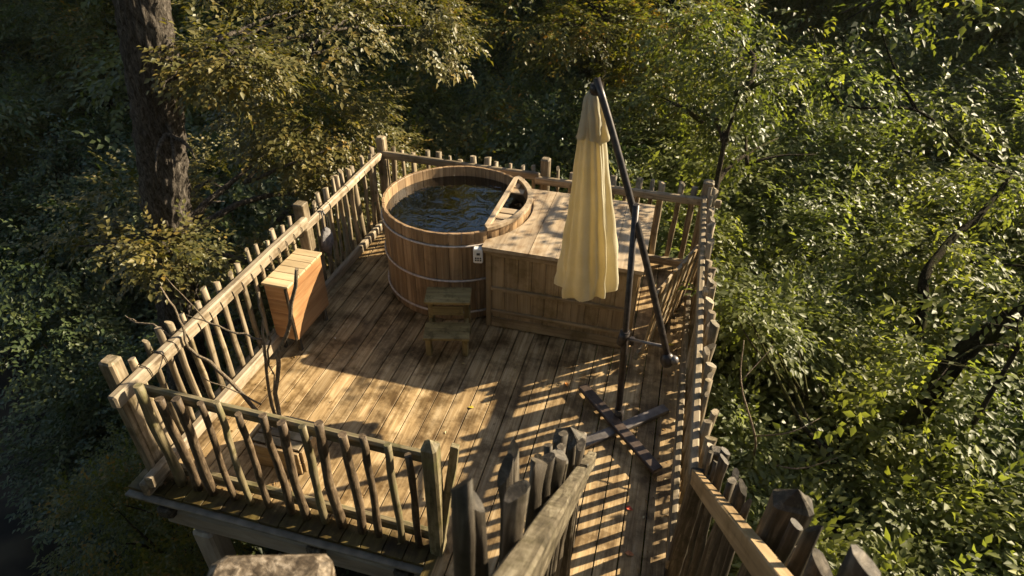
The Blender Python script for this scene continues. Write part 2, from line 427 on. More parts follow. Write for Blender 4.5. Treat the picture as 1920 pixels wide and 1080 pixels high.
while y < 6.08:
    if abs(y - 4.54) > .09:
        picket(random.choice(stakes), LX - .02 + random.uniform(-.006, .006), y, .03, random.uniform(.98, 1.08), lf, (random.uniform(-.02, .02), random.uniform(-.03, .03)))
        if y < 4.5:
            ring("wire_tie", (LX + .045, y + random.uniform(-.01, .01), .905), .048, .062, (0, 1, 0), lf)
        elif random.random() < .6:
            ring("wire_tie", (LX + .05, y, .905), .040, .046, (0, 1, 0), lf)
    y += random.uniform(.115, .14)

# corner posts
def post(name, x, y, z1, w, label, mat=fence_wood, top=None, z0=-.12, wob=.003):
    p = thing(name, (x, y, 0), label, "post")
    beam("post_body", (x, y, z0), (x, y, z1), w, w, mat, p, up=(0, 1, 0), seg=5, wob=wob, cham=.014, top=top)
    return p
cp = post("fence_post", -3.235, 2.30, 1.09, .105, "thick squared corner post where left and near fences meet", fence_wood, z0=-.42)
beam("split_plank", (-3.16, 2.20, -.02), (-3.165, 2.20, .90), .06, .035, fence_wood, cp, up=(0, 1, 0), seg=4, wob=.003)
beam("kick_block", (-3.16, 2.08, .07), (-3.16, 2.30, .07), .06, .13, rail_wood, cp, cham=.01)

# near fence of wavy round sticks
nf = thing("stick_fence", (-2.1, 2.25, 0), "near picket fence of wavy round sticks with bark at the front of the deck", "fence")
beam("rail", (-3.10, 2.31, .86), (-1.06, 2.29, .86), .05, .085, moss_wood, nf, seg=10, wob=.004, cham=.014)
beam("bottom_rail", (-3.10, 2.31, .075), (-1.06, 2.29, .075), .05, .085, moss_wood, nf, seg=10, wob=.003, cham=.012)
tops_u = [-2.98, -2.86, -2.72, -2.57, -2.42, -2.28, -2.12, -1.99, -1.85, -1.74, -1.58, -1.43, -1.29, -1.15]
for i, u in enumerate(tops_u):
    L = random.uniform(.90, 1.0)
    x = random.uniform(-.015, .015); yy = 0; pts = []; rad = []
    r0 = (.034 if i < 3 else (.031 if i in (7, 9, 10) else .0255)) * random.uniform(.9, 1.08)
    ph = random.uniform(0, 6.28); amp = random.uniform(.004, .011)
    for k in range(10):
        t = k / 9
        pts.append((x + amp * math.sin(ph + t * random.uniform(5.5, 7.5)), yy + .006 * math.sin(ph * 2 + t * 5), L * t)); rad.append(r0 * (1.02 - .12 * t) * random.uniform(.9, 1.1))
    put("picket", stick_mesh(pts, rad, 9, 1, .10, True, random.uniform(-.3, .3)), bark_stick if i % 4 else moss_wood, Matrix.Translation((u, 2.235, .012)), nf)
post("fence_post", -1.035, 2.25, 1.02, .095, "post with pyramid top at the right end of the stick fence", moss_wood, 'point', z0=-.35)
sp = thing("split_stake", (-.96, 2.33, 0), "split pale-edged stake leaning beside the pyramid-topped post", "stake")
beam("stake_body", (-1.02, 2.22, -.02), (-.915, 2.36, .93), .055, .045, moss_wood, sp, up=(0, 1, 0), seg=6, wob=.005, taper=.1)

# back fence
bf = thing("picket_fence", (-1.3, 6.2, 0), "back picket fence behind the hot tub and cabinet", "fence")
beam("rail", (-3.14, 6.13, .93), (-1.27, 6.15, .905), .055, .085, fence_wood, bf, seg=6, wob=.003, cham=.012)
beam("rail", (-1.32, 6.13, .86), (.62, 6.09, .87), .055, .085, fence_wood, bf, seg=6, wob=.003, cham=.012)
beam("bottom_rail", (-3.12, 6.15, .10), (.44, 6.12, .10), .055, .09, fence_wood, bf, seg=8, wob=.003, cham=.01)
x = -3.02
while x < .36:
    if abs(x + 1.24) > .08:
        picket(random.choice(stakes), x, 6.20 + random.uniform(-.005, .005), .02, random.uniform(.95, 1.02), bf, (random.uniform(-.02, .02), random.uniform(-.02, .02)), wscale=random.uniform(.95, 1.3))
    x += random.uniform(.125, .15)
post("fence_post", -3.11, 6.17, 1.12, .10, "back left corner post behind the hot tub")
post("fence_post", -1.24, 6.25, 1.07, .10, "middle post of the back fence beside the cabinet")
post("fence_post", .47, 6.16, 1.08, .105, "pale yellow corner post at the back right")

# right fence
rf = thing("picket_fence", (.48, 4.4, 0), "right side picket fence whose pickets stripe the deck with shade", "fence")
beam("rail", (.44, 2.50, .90), (.44, 6.10, .90), .05, .10, fence_wood, rf, seg=8, wob=.003, cham=.01)
beam("bottom_rail", (.44, 2.45, .13), (.44, 6.10, .13), .05, .10, fence_wood, rf, seg=8, wob=.003, cham=.01)
y = 2.62
while y < 6.08:
    picket(random.choice(stakes), .505, y, .0, random.uniform(.98, 1.10), rf, (random.uniform(-.02, .02), random.uniform(-.015, .015)), wscale=random.uniform(.9, 1.2))
    y += random.uniform(.105, .122)
post("fence_post", .47, 2.50, .98, .10, "dark post at the top of the right fence by the stair", old_wood)
post("fence_post", .50, 4.34, 1.0, .09, "slim middle post inside the right picket run", fence_wood)

stair_wood = wood("stair_rail_wood", (.04, .032, .022), (.12, .098, .066), (.27, .235, .17), stain=(.35, .34, .24), stain_scale=14, stain_lo=.42, gx=44, gz=4, bump=1.0)
# stair rails: both rise at 45 degrees towards the camera
def stair_rail(name, label, u, side, v0, vend, k_joint, sl=1.0, pm=moss_wood):
    z0 = .90
    t = thing(name, (u, v0, 0), label, "railing")
    k0 = v0 - vend
    P = lambda k, du=0, dz=0: Vector((u + du, v0 - k, z0 + k * sl + dz))
    beam("rail", P(-.02, 0, .0), P(k_joint + .05, 0, .0), .050, .085, stair_wood if side < 0 else panel_wood, t, seg=5, wob=.003, cham=.006)
    beam("rail", P(k_joint, .015 * side * 0 - .006, -.035), P(k0, -.004, -.03), .058, .095, stair_wood if side < 0 else panel_wood, t, seg=8, wob=.003, cham=.007)
    k = .07
    while k < (2.0 if side < 0 else k0 - .05):
        x, yv, z = P(k, side * (.085 if side < 0 else .066))
        picket(random.choice(thick), x + random.uniform(-.006, .006), yv, max(z - 1.0, -.02), z + random.uniform(.13, .22), t, (random.uniform(-.03, .03), random.uniform(-.04, .04)), wscale=random.uniform(.8, 1.2))
        k += random.uniform(.088, .118)
    for kk, w in ((.0, .10), (.37 if side < 0 else 1.15, .15 if side < 0 else .115)):
        x, yv, z = P(kk, side * .09)
        beam("post", (x, yv, -.05), (x, yv, z + (.18 if side < 0 else .24)), w, w * .7, old_wood, t, up=(0, 1, 0), seg=6, wob=.006, cham=.012, top='point' if kk else None)
    return t
stair_rail("stair_railing", "mossy left stair handrail with dark rough pickets climbing to the viewer", -.135, -1, 2.50, .25, .52)
stair_rail("stair_railing", "pale right stair handrail with tall dark pickets behind it", .45, 1, 2.54, .3, 2.2, .935)
st = thing("stair", (.16, 1.6, 0), "steep timber stair between the two handrails", "stair")
for k in range(9):
    beam("tread", (-.10, 1.60 - .2 * k, .17 + .2 * k), (.42, 1.60 - .2 * k, .17 + .2 * k), .19, .035, old_wood, st)
# near out-of-focus post end at the bottom edge
lichen_wood = wood("lichen_wood", (.04, .03, .022), (.17, .13, .09), (.50, .42, .33), stain=(.3, .26, .2), stain_scale=38, stain_lo=.45, stain_hi=.55, gx=60, gz=40, vary=.1, bump=1)
np_ = thing("railing_post", (-.55, .55, 2.0), "blurred mossy sawn post end at the bottom edge, nearest to the viewer", "post")
beam("post_body", (-.60, .52, 1.2), (-.61, .54, 2.675), .24, .14, lichen_wood, np_, up=(-.3, 1, 0), seg=8, wob=.006, cham=.02)
nm = np_

# ------------------------------------------------------------------ hot tub
TC = Vector((-1.918, 5.307, 0)); TR = .735; TT = .033; TH = .96
tub = thing("hot_tub", TC, "round cedar hot tub with metal hoops, filled with dark water", "hot tub")
NS = 38
def stave_mesh(r0, r1, h, ang, sub=3):
    V = []; F = []
    zs = [0, .004, h - .006, h]; ins = [.003, 0, 0, .004]
    rows = []
    for z, q in zip(zs, ins):
        row = []
        for s in range(sub + 1):
            a = -ang / 2 + ang * s / sub
            e = (1 if 0 < s < sub else 1)
            g = (-.006 if s in (0, sub) else 0)
            row.append(((r1 - q + g) * math.cos(a), (r1 - q + g) * math.sin(a), z))
        for s in range(sub, -1, -1):
            a = -ang / 2 + ang * s / sub
            row.append(((r0 + q) * math.cos(a), (r0 + q) * math.sin(a), z))
        rows.append(row)
    n = len(rows[0])
    for row in rows: V += row
    for k in range(len(zs) - 1):
        for i in range(n):
            a, b = k * n + i, k * n + (i + 1) % n
            F.append((a, b, b + n, a + n))
    F.append(tuple(reversed(range(n)))); F.append(tuple(range((len(zs) - 1) * n, len(zs) * n)))
    return fix_normals(mesh_from("stave", V, F))
sm = stave_mesh(TR - TT, TR, TH, 2 * math.pi / NS - .006); sm.materials.append(cedar)
for i in range(NS):
    o = bpy.data.objects.new("stave", sm)
    link(o, Matrix.Translation((TC.x, TC.y, .012 + random.uniform(-.002, .002))) @ Matrix.Rotation(2 * math.pi * (i + .3) / NS, 4, 'Z'), tub)
for z, rr in ((.845, .0105), (.47, .0105), (.105, .0105)):
    put("hoop", torus_mesh(TR + rr * .8, rr, 96, 8), hoop_mat, Matrix.Translation((TC.x, TC.y, z)), tub)
def disc(name, r, z, h, mat, parent, c=TC, n=64):
    V = [(r * math.cos(2 * math.pi * i / n), r * math.sin(2 * math.pi * i / n), zz) for zz in (0, h) for i in range(n)]
    F = [tuple(range(n, 2 * n)), tuple(reversed(range(n)))] + [(i, (i + 1) % n, n + (i + 1) % n, n + i) for i in range(n)]
    return put(name, mesh_from(name, V, F), mat, Matrix.Translation((c.x, c.y, z)), parent)
disc("tub_floor", TR - TT - .001, .08, .03, cedar_in, tub)
# underwater bench along the left wall
V = []; F = []; n = 20
for i in range(n + 1):
    a = R(100) + R(170) * i / n
    for r_, z in ((TR - TT - .002, .60), (TR - TT - .26, .60), (TR - TT - .26, .56), (TR - TT - .002, .56)):
        V.append((r_ * math.cos(a), r_ * math.sin(a), z))
for i in range(n):
    for j in range(4):
        F.append((i * 4 + j, i * 4 + (j + 1) % 4, (i + 1) * 4 + (j + 1) % 4, (i + 1) * 4 + j))
F += [(0, 1, 2, 3), (n * 4 + 3, n * 4 + 2, n * 4 + 1, n * 4)]
put("bench", fix_normals(mesh_from("bench", V, F)), cedar_in, Matrix.Translation((TC.x, TC.y, 0)), tub)
# seat frame over the right segment: chord beam, arc rim and slats
CU = -1.455
hv = math.sqrt((TR - .03) ** 2 - (CU - TC.x) ** 2)
sf = bpy.data.objects.new("rim_shelf", None); link(sf, Matrix.Translation((CU, TC.y, TH)), tub)
beam("chord_rail", (CU, TC.y - hv + .01, TH + .032), (CU, TC.y + hv - .01, TH + .032), .05, .035, lid_wood, sf, seg=4, wob=.001)
V = []; F = []; n = 18
a1 = math.acos((CU - TC.x) / TR) - .02
for i in range(n + 1):
    a = -a1 + 2 * a1 * i / n
    for r_, z in ((TR + .012, TH + .048), (TR - .04, TH + .048), (TR - .04, TH + .016), (TR + .012, TH + .016)):
        V.append((r_ * math.cos(a), r_ * math.sin(a), z))
for i in range(n):
    for j in range(4):
        F.append((i * 4 + j, i * 4 + (j + 1) % 4, (i + 1) * 4 + (j + 1) % 4, (i + 1) * 4 + j))
F += [(0, 1, 2, 3), (n * 4 + 3, n * 4 + 2, n * 4 + 1, n * 4)]
put("arc_rim", fix_normals(mesh_from("arc", V, F)), lid_wood, Matrix.Translation((TC.x, TC.y, 0)), sf)
for yy in (4.93, 5.05, 5.17, 5.60, 5.72):
    xr = TC.x + math.sqrt((TR - .06) ** 2 - (yy - TC.y) ** 2)
    beam("slat", (CU + .02, yy, TH + .004), (xr, yy, TH + .004), .10, .016, lid_wood, sf)
# water
def water_material():
    m, nt, b = new_mat("tub_water"); L = nt.links
    nt.nodes.remove(b); out = nt.nodes["Material Output"]
    gl = N(nt, "ShaderNodeBsdfGlossy"); gl.inputs["Roughness"].default_value = .02
    tr = N(nt, "ShaderNodeBsdfTransparent"); tr.inputs[0].default_value = (.24, .21, .14, 1)
    fr = N(nt, "ShaderNodeFresnel"); fr.inputs["IOR"].default_value = 2.2
    geo = N(nt, "ShaderNodeNewGeometry"); mp = N(nt, "ShaderNodeMapping"); mp.inputs["Scale"].default_value = (4.5, 4.5, 4.5); mp.inputs["Rotation"].default_value = (0, 0, .5)
    L.new(geo.outputs["Position"], mp.inputs[0])
    n = N(nt, "ShaderNodeTexNoise"); n.inputs["Scale"].default_value = 1.0; n.inputs["Detail"].default_value = 2.5; n.inputs["Distortion"].default_value = 1.2; L.new(mp.outputs[0], n.inputs["Vector"])
    bp = N(nt, "ShaderNodeBump"); bp.inputs["Strength"].default_value = .5; bp.inputs["Distance"].default_value = .022; L.new(n.outputs[0], bp.inputs["Height"])
    L.new(bp.outputs[0], gl.inputs["Normal"]); L.new(bp.outputs[0], fr.inputs["Normal"])
    mx = N(nt, "ShaderNodeMixShader"); L.new(fr.outputs[0], mx.inputs[0]); L.new(tr.outputs[0], mx.inputs[1]); L.new(gl.outputs[0], mx.inputs[2])
    L.new(mx.outputs[0], out.inputs[0])
    return m
w = put("tub_water", mesh_from("water", [((TR - TT) * math.cos(2 * math.pi * i / 64), (TR - TT) * math.sin(2 * math.pi * i / 64), 0) for i in range(64)], [tuple(range(64))]), water_material(), Matrix.Translation((TC.x, TC.y, .865)))
tag(w, "dark rippled water reflecting blue sky inside the hot tub", "water")

# controller box
ct = thing("control_box", (-1.49, 4.63, .74), "small white control box with dark display on the tub side", "controller", rz=R(12))
mw = WM[ct.name]
def local_box(name, cx, cy, cz, sx, sy, sz, mat, parent, cham=.004, M0=None):
    M0 = M0 or WM[parent.name]
    me = plank_mesh(sx, sy, sz, 1, 0, cham)
    return put(name, me, mat, M0 @ Matrix.Translation((cx, cy, cz - sz / 2)), parent)
local_box("case", 0, -.03, .06, .085, .06, .15, white_plastic, ct, .008)
local_box("screen", .004, -.0625, .085, .03, .006, .022, dark_plastic, ct, .001)
for i in range(3):
    for j in range(2):
        local_box("button", -.019 + .021 * i, -.0625, .02 + .022 * j, .014, .006, .014, dark_plastic, ct, .001)

# ------------------------------------------------------------------ equipment cabinet
cab = thing("equipment_cabinet", (-.73, 5.2, 0), "long timber cabinet with pale plank lid joined to the hot tub", "cabinet")
CX0, CX1, CY0, CY1, CZ = -1.415, -.055, 4.625, 5.80, .86
nbp = 10; wbp = (CX1 - CX0 - .10) / nbp
for i in range(nbp):
    x = CX0 + .05 + wbp * (i + .5)
    put("panel_board", plank_mesh(wbp - .003, .018, CZ - .03, 1, 0, .0025), panel_wood, Matrix.Translation((x, CY0, .015)), cab)
for x in (CX0 + .025, CX1 - .025):
    put("corner_board", plank_mesh(.05, .03, CZ - .02, 2, .0005, .003), panel_wood, Matrix.Translation((x, CY0 - .008, .01)), cab)
for z, h in ((.835, .032), (.46, .035), (.20, .035)):
    beam("batten", (CX0 + .052, CY0 - .022, z), (CX1 - .052, CY0 - .022, z), .026, h, panel_wood, cab)
beam("skirting", (CX0 + .052, CY0 - .016, .07), (CX1 - .052, CY0 - .016, .07), .012, .11, panel_wood, cab)
for i in range(9):
    y0 = CY0 + .075 + i * .128
    put("side_board", plank_mesh(.018, .124, CZ - .03, 1, 0, .0025), panel_wood, Matrix.Translation((CX1, y0, .015)), cab)
put("back_panel", plank_mesh(1.1, .018, CZ - .03, 1), panel_wood, Matrix.Translation((-.62, CY1 - .02, .015)), cab)
def poly_slab(name, pts, z, h, mat, parent):
    n = len(pts); c = Vector((sum(p[0] for p in pts) / n, sum(p[1] for p in pts) / n, z))
    # local Z along v so the grain follows the board
    Mx = Matrix(((1, 0, 0, c.x), (0, 0, 1, c.y), (0, 1, 0, z), (0, 0, 0, 1)))
    inv = Mx.inverted()
    V = [inv @ Vector((p[0], p[1], z)) for p in pts] + [inv @ Vector((p[0], p[1], z + h)) for p in pts]
    F = [tuple(range(n)), tuple(range(n, 2 * n))] + [(i, (i + 1) % n, n + (i + 1) % n, n + i) for i in range(n)]
    return put(name, fix_normals(mesh_from(name, V, F)), mat, Mx, parent)
Rc = TR + .022
arc = []
a_hi = math.atan2(5.83 - TC.y, math.sqrt(Rc**2 - (5.83 - TC.y) ** 2)); a_lo = -math.acos((-1.445 - TC.x) / Rc)
for i in range(15):
    a = a_hi + (a_lo - a_hi) * i / 14
    arc.append((TC.x + Rc * math.cos(a), TC.y + Rc * math.sin(a)))
poly_slab("lid_board", [(-1.445, 4.585), (-1.022, 4.585), (-1.022, 5.83)] + arc, .865, .035, lid_wood, cab)
xb = [-1.018, -.78, -.54, -.29, -.02]
for a, b in zip(xb[:-1], xb[1:]):
    g = .0015
    poly_slab("lid_board", [(a + g, 4.585), (b - g, 4.585 + random.uniform(-.002, .002)), (b - g, 5.83), (a + g, 5.83)], .865 + random.uniform(-.001, .001), .035, lid_wood, cab)
beam("lid_edge", (-1.44, 4.60, .85), (-.03, 4.60, .85), .02, .026, panel_wood, cab)

# ------------------------------------------------------------------ tub step
stp = thing("tub_step", (-1.655, 4.20, 0), "two-tier mossy wooden step in front of the hot tub", "step", rz=R(14.5))
M0 = WM[stp.name]
def lbeam(name, p0, p1, w, t, mat, par, **k):
    return beam(name, M0 @ Vector(p0), M0 @ Vector(p1), w, t, mat, par, **k)
for j, (yb, z) in enumerate(((-.055, .235), (.165, .47))):
    lbeam("tread", (-.205, yb - .06, z), (.205, yb - .06, z), .118, .026, step_wood, stp, seg=3, wob=.0008)
    lbeam("tread", (-.205, yb + .06, z), (.205, yb + .06, z), .118, .026, step_wood, stp, seg=3, wob=.0008)
for sx in (-1, 1):
    lbeam("leg", (sx * .165, -.10, 0), (sx * .165, -.10, .22), .05, .05, step_wood, stp)
    lbeam("leg", (sx * .165, .20, 0), (sx * .165, .20, .455), .05, .05, step_wood, stp)
    lbeam("side_rail", (sx * .165, -.07, .19), (sx * .165, .17, .19), .03, .05, step_wood, stp)
lbeam("back_board", (-.14, .09, .36), (.14, .09, .36), .016, .1, step_wood, stp)

# ------------------------------------------------------------------ orange box by the left fence
bx = thing("wooden_box", (-3.02, 4.04, .1), "orange pine box with pale slatted lid against the left fence", "box")
B0 = WM[bx.name]
bwid, blen, bh = .215, .56, .56
for i in range(4):   # end face boards (near)
    beam("end_board", Vector((-3.02 - bwid / 2 + .01, 3.755, .16 + bh * (i + .5) / 4)), Vector((-3.02 + bwid / 2 - .022, 3.755, .16 + bh * (i + .5) / 4)), .018, bh / 4 - .0015, box_wood, bx, cham=.002)
beam("side_panel", (-2.915, 3.752, .16 + bh / 2), (-2.915, 3.752 + blen, .16 + bh / 2), .018, bh, box_wood, bx, cham=.002)
beam("side_panel", (-3.125, 3.76, .16 + bh / 2), (-3.125, 3.752 + blen, .16 + bh / 2), .018, bh, box_wood, bx, cham=.002)
beam("end_board", (-3.11, 3.745 + blen, .16 + bh / 2), (-2.93, 3.745 + blen, .16 + bh / 2), .018, bh - .004, box_wood, bx)
beam("corner_strip", (-2.922, 3.742, .162), (-2.922, 3.742, .16 + bh - .004), .022, .012, old_wood, bx, up=(0, 1, 0))
for i in range(6):
    yc = 3.74 + (blen + .03) * (i + .5) / 6
    beam("lid_slat", (-3.145, yc, .16 + bh + .012), (-2.893, yc, .16 + bh + .012), (blen + .03) / 6 - .003, .022, boxtop_wood, bx, cham=.003)
for (xx, yy) in ((-3.10, 3.80), (-2.94, 3.80), (-3.10, 4.26), (-2.94, 4.26)):
    beam("foot", (xx, yy, 0), (xx, yy, .162), .035, .035, old_wood, bx, up=(0, 1, 0))
beam("base_panel", (-3.02, 3.77, .17), (-3.02, 3.745 + blen - .01, .17), .19, .012, box_wood, bx)

# hanging cloth bag on the left fence post
cb = thing("cloth_bag", (-3.06, 4.72, .85), "grey crumpled cloth bag hanging from the left fence rail", "bag")
V = []; F = []; nr, nc = 10, 16
for k in range(nr):
    t = k / (nr - 1)
    r_ = .028 + .055 * math.sin(math.pi * min(1, t * 1.15)) ** .8
    for i in range(nc):
        a = 2 * math.pi * i / nc
        q = r_ * (1 + .22 * math.sin(a * 4 + k * .5) + .08 * random.uniform(-1, 1))
        V.append((q * math.cos(a) * .55 - .01, q * math.sin(a) * 1.1, -.10 - .30 * t))
for k in range(nr - 1):
    for i in range(nc):
        a, b = k * nc + i, k * nc + (i + 1) % nc
        F.append((a, b, b + nc, a + nc))
F.append(tuple(range(nc))); F.append(tuple(reversed(range((nr - 1) * nc, nr * nc))))
put("bag_body", fix_normals(mesh_from("bag", V, F, True)), cloth_mat, WM[cb.name].copy(), cb)
for s in (-1, 1):
    v, f = tube_data([(0, s * .03, -.13), (.0, s * .035, .0), (-.01, s * .01, .085), (-.05, s * .005, .08)], [.006] * 4, 5)
    put("strap", mesh_from("strap", v, f, True), dark_plastic, WM[cb.name].copy(), cb)

# slatted gate panel leaning in the gap between the cabinet and the right fence
gt = thing("slatted_gate", (.2, 4.95, 0), "slatted brown gate panel leaning between cabinet and right fence", "gate")
A0, A1 = Vector((.03, 4.50, .0)), Vector((.41, 5.56, .0))
dirg = (A1 - A0).normalized(); nrm = Vector((-dirg.y, dirg.x, 0)); lean = (Vector((0, 0, 1)) + nrm * -.10).normalized()
beam("bottom_rail", A0 + Vector((0, 0, .045)), A1 + Vector((0, 0, .045)), .035, .085, fence_wood, gt, up=lean)
beam("top_rail", A0 + lean * .74, A1 + lean * .74, .03, .07, fence_wood, gt, up=lean)
for i in range(9):
    p = A0 + dirg * (.06 + i * .125) + lean * .07 + Vector((.025, 0, 0))
    beam("slat", p, p + lean * random.uniform(.72, .80), .075, .018, fence_wood if i % 2 else panel_wood, gt, up=nrm, cham=.002)

# ------------------------------------------------------------------ umbrella
um = thing("cantilever_umbrella", (-.03, 3.71, 0), "closed pale yellow cantilever umbrella on a dark crossed base", "umbrella")
mb, mt = Vector((-.03, 3.71, .03)), Vector((-.135, 3.76, 1.93))
def tube(name, pts, rad, mat, parent, n=12):
    if not isinstance(rad, list): rad = [rad] * len(pts)
    me = stick_mesh(pts, rad, n, 1, 0, True)
    return put(name, me, mat, Matrix.Identity(4), parent)
midp = mb.lerp(mt, .45)
tube("mast", [mb, midp, midp + (mt - mb).normalized() * .01, mt], [.026, .026, .023, .022], mast_mat, um)
tube("mast_collar", [midp - Vector((0, 0, .03)), midp + Vector((0, 0, .03))], .034, mast_mat, um)
# arm: lower end -> mast top -> curved tip
TIP = Vector((-.50, 4.04, 2.625))
LOW = Vector((.242, 3.55, .885))
P = []
for k in range(13):
    t = k / 12
    a = LOW.lerp(mt + Vector((.0, 0, 0)), t / .62) if t < .62 else None
    q = (1 - t) ** 2 * LOW + 2 * t * (1 - t) * Vector((-.16, 3.77, 1.98)) + t * t * TIP
    P.append(q)
tube("arm", P, .024, mast_mat, um)
tube("crank_bar", [mb.lerp(mt, .43), Vector((.215, 3.565, .965))], .013, grey_metal, um)
jm = mb.lerp(mt, .43)
tube("bracket", [jm + Vector((-.02, 0, -.055)), jm + Vector((-.005, 0, .055))], .038, mast_mat, um)
local = jm + Vector((.055, -.02, 0))
tube("clamp_knob", [local - Vector((0, 0, .03)), local + Vector((0, 0, .03))], .02, mast_mat, um)
# end weight
bm = bmesh.new(); bmesh.ops.create_uvsphere(bm, u_segments=18, v_segments=12, radius=.05)
for v_ in bm.verts: v_.co.z *= 1.25
me = bpy.data.meshes.new("weight"); bm.to_mesh(me); bm.free(); me.polygons.foreach_set("use_smooth", [True] * len(me.polygons))
put("crank_housing", me, mast_mat, Matrix.Translation(LOW + Vector((.0, 0, -.02))), um)
bm = bmesh.new(); bmesh.ops.create_uvsphere(bm, u_segments=14, v_segments=10, radius=.033)
me = bpy.data.meshes.new("cap"); bm.to_mesh(me); bm.free(); me.polygons.foreach_set("use_smooth", [True] * len(me.polygons))
put("crank_cap", me, grey_metal, Matrix.Translation(LOW + Vector((.045, -.012, .0))), um)
# crossed base
for a, b, zz, w in (((-.37, 3.97), (.32, 3.24), .062, .088), ((-.28, 3.36), (.34, 3.94), .022, .085)):
    beam("base_arm", (a[0], a[1], zz), (b[0], b[1], zz), w, .04, base_mat if zz > .04 else grey_metal, um, cham=.006)
tube("base_socket", [Vector((-.03, 3.70, .0)), Vector((-.032, 3.71, .14))], .036, mast_mat, um)
# canopy, closed: pleated cone
CT = Vector((-.505, 4.045, 2.545)); CB = Vector((-.435, 4.06, 1.01))
def canopy(p_top, p_bot, prof, nfold, amp, mat, name, seed, hem=.02):
    """closed canopy: unevenly spaced folds that merge towards the top and crease on the way down"""
    rs = random.Random(seed); nc = 128; sub = 4; V = []; F = []
    ax = (p_top - p_bot).normalized(); X = ax.cross(Vector((0, 1, 0))).normalized(); Y = ax.cross(X)
    edges = sorted(rs.uniform(0, 1) * .55 / nfold + k / nfold for k in range(nfold))
    dep = [rs.uniform(.35, 1.0) for _ in range(nfold)]; dr = [rs.uniform(-.05, .05) for _ in range(nfold)]
    hl = [rs.uniform(-.5, 1.0) for _ in range(nfold)]
    rows = []
    for (t0, r0), (t1, r1) in zip(prof[:-1], prof[1:]):
        for q in range(sub): rows.append((t0 + (t1 - t0) * q / sub, r0 + (r1 - r0) * q / sub))
    rows.append(prof[-1])
    for k, (t, r_) in enumerate(rows):
        c = p_top.lerp(p_bot, t) + X * .008 * math.sin(t * 5 + 1)
        E = [(e + d * t) for e, d in zip(edges, dr)]
        for i in range(nc):
            a = i / nc; q = 0; hz = 0
            for m_ in range(nfold):
                d = (a - E[m_] + .5) % 1 - .5
                w_ = .018 + .010 * m_ % .01 + .012 * t
                q -= dep[m_] * math.exp(-(d / w_) ** 2) * (.35 + .65 * t)
                hz += hl[m_] * math.exp(-(d / .05) ** 2)
            wr = .035 * math.sin(a * 44 + t * 9 + 2 * math.sin(t * 6)) + .022 * math.sin(a * 81 - t * 15) + .02 * math.sin(t * 38 + a * 20)
            rr = r_ * (1 + amp * q + wr * (.4 + .6 * t))
            th = 2 * math.pi * a
            dz = (hem * hz + rs.uniform(-.003, .003)) * max(0, (t - .9) / .1)
            V.append(c + X * rr * math.cos(th) + Y * rr * math.sin(th) * .82 - ax * dz)
    for k in range(len(rows) - 1):
        for i in range(nc):
            a, b = k * nc + i, k * nc + (i + 1) % nc
            F.append((a, b, b + nc, a + nc))
    return put(name, mesh_from(name, V, F, True), mat, Matrix.Identity(4), um)
m, nt, b = new_mat("yellow_canvas"); L = nt.links
tc = N(nt, "ShaderNodeTexCoord"); n = N(nt, "ShaderNodeTexNoise"); n.inputs["Scale"].default_value = 9; n.inputs["Detail"].default_value = 5; L.new(tc.outputs["Object"], n.inputs["Vector"])
r = ramp(nt, [(.3, (.46, .43, .31)), (.7, (.60, .57, .44))]); L.new(n.outputs[0], r.inputs[0]); L.new(r.outputs[0], b.inputs["Base Color"]); b.inputs["Roughness"].default_value = .85
wv = N(nt, "ShaderNodeTexNoise"); wv.inputs["Scale"].default_value = 220; L.new(tc.outputs["Object"], wv.inputs["Vector"])
bp = N(nt, "ShaderNodeBump"); bp.inputs["Strength"].default_value = .12; bp.inputs["Distance"].default_value = .002; L.new(wv.outputs[0], bp.inputs["Height"]); L.new(bp.outputs[0], b.inputs["Normal"])
tr = N(nt, "ShaderNodeBsdfTranslucent"); tr.inputs[0].default_value = (.80, .66, .34, 1)
mx = N(nt, "ShaderNodeMixShader"); mx.inputs[0].default_value = .38; L.new(b.outputs[0], mx.inputs[1]); L.new(tr.outputs[0], mx.inputs[2]); L.new(mx.outputs[0], nt.nodes["Material Output"].inputs[0])
canvas = m
prof = [(0, .03), (.03, .055), (.15, .082), (.3, .115), (.45, .145), (.6, .175), (.75, .214), (.88, .242), (.96, .252), (1, .246)]
canopy(CT, CB, prof, 13, .42, canvas, "canopy", 3, .035)
canopy(CT + Vector((0, 0, .0)), CT.lerp(CB, .20), [(0, .034), (.15, .06), (.5, .088), (.85, .112), (1, .118)], 9, .40, canvas, "canopy_vent", 5, .03)
tube("canopy_hub", [CT + Vector((0, 0, -.02)), CT + Vector((-.0, 0, .045))], [.038, .03], mast_mat, um)
tube("canopy_hanger", [CT + Vector((0, 0, .03)), TIP], .012, mast_mat, um, 8)
tube("canopy_pole", [CT, CB + Vector((0, 0, .02))], .015, mast_mat, um, 8)

# ------------------------------------------------------------------ planter with dead branches
pl = thing("planter_box", (-2.45, 2.66, 0), "low wooden planter in the near left corner holding dead branches", "planter")
for yy in (2.55, 2.85):
    for z in (.065, .175):
        beam("side_board", (-2.62, yy, z), (-2.20, yy, z), .022, .105, panel_wood, pl, seg=2, wob=.001)
for xx in (-2.63, -2.19):
    for z in (.065, .175):
        beam("end_board", (xx, 2.565, z), (xx, 2.835, z), .022, .105, panel_wood, pl, seg=2, wob=.001)
for yy in (2.62, 2.70, 2.78):
    beam("lid_slat", (-2.60, yy, .215), (-2.22, yy, .215), .07, .016, fence_wood, pl)

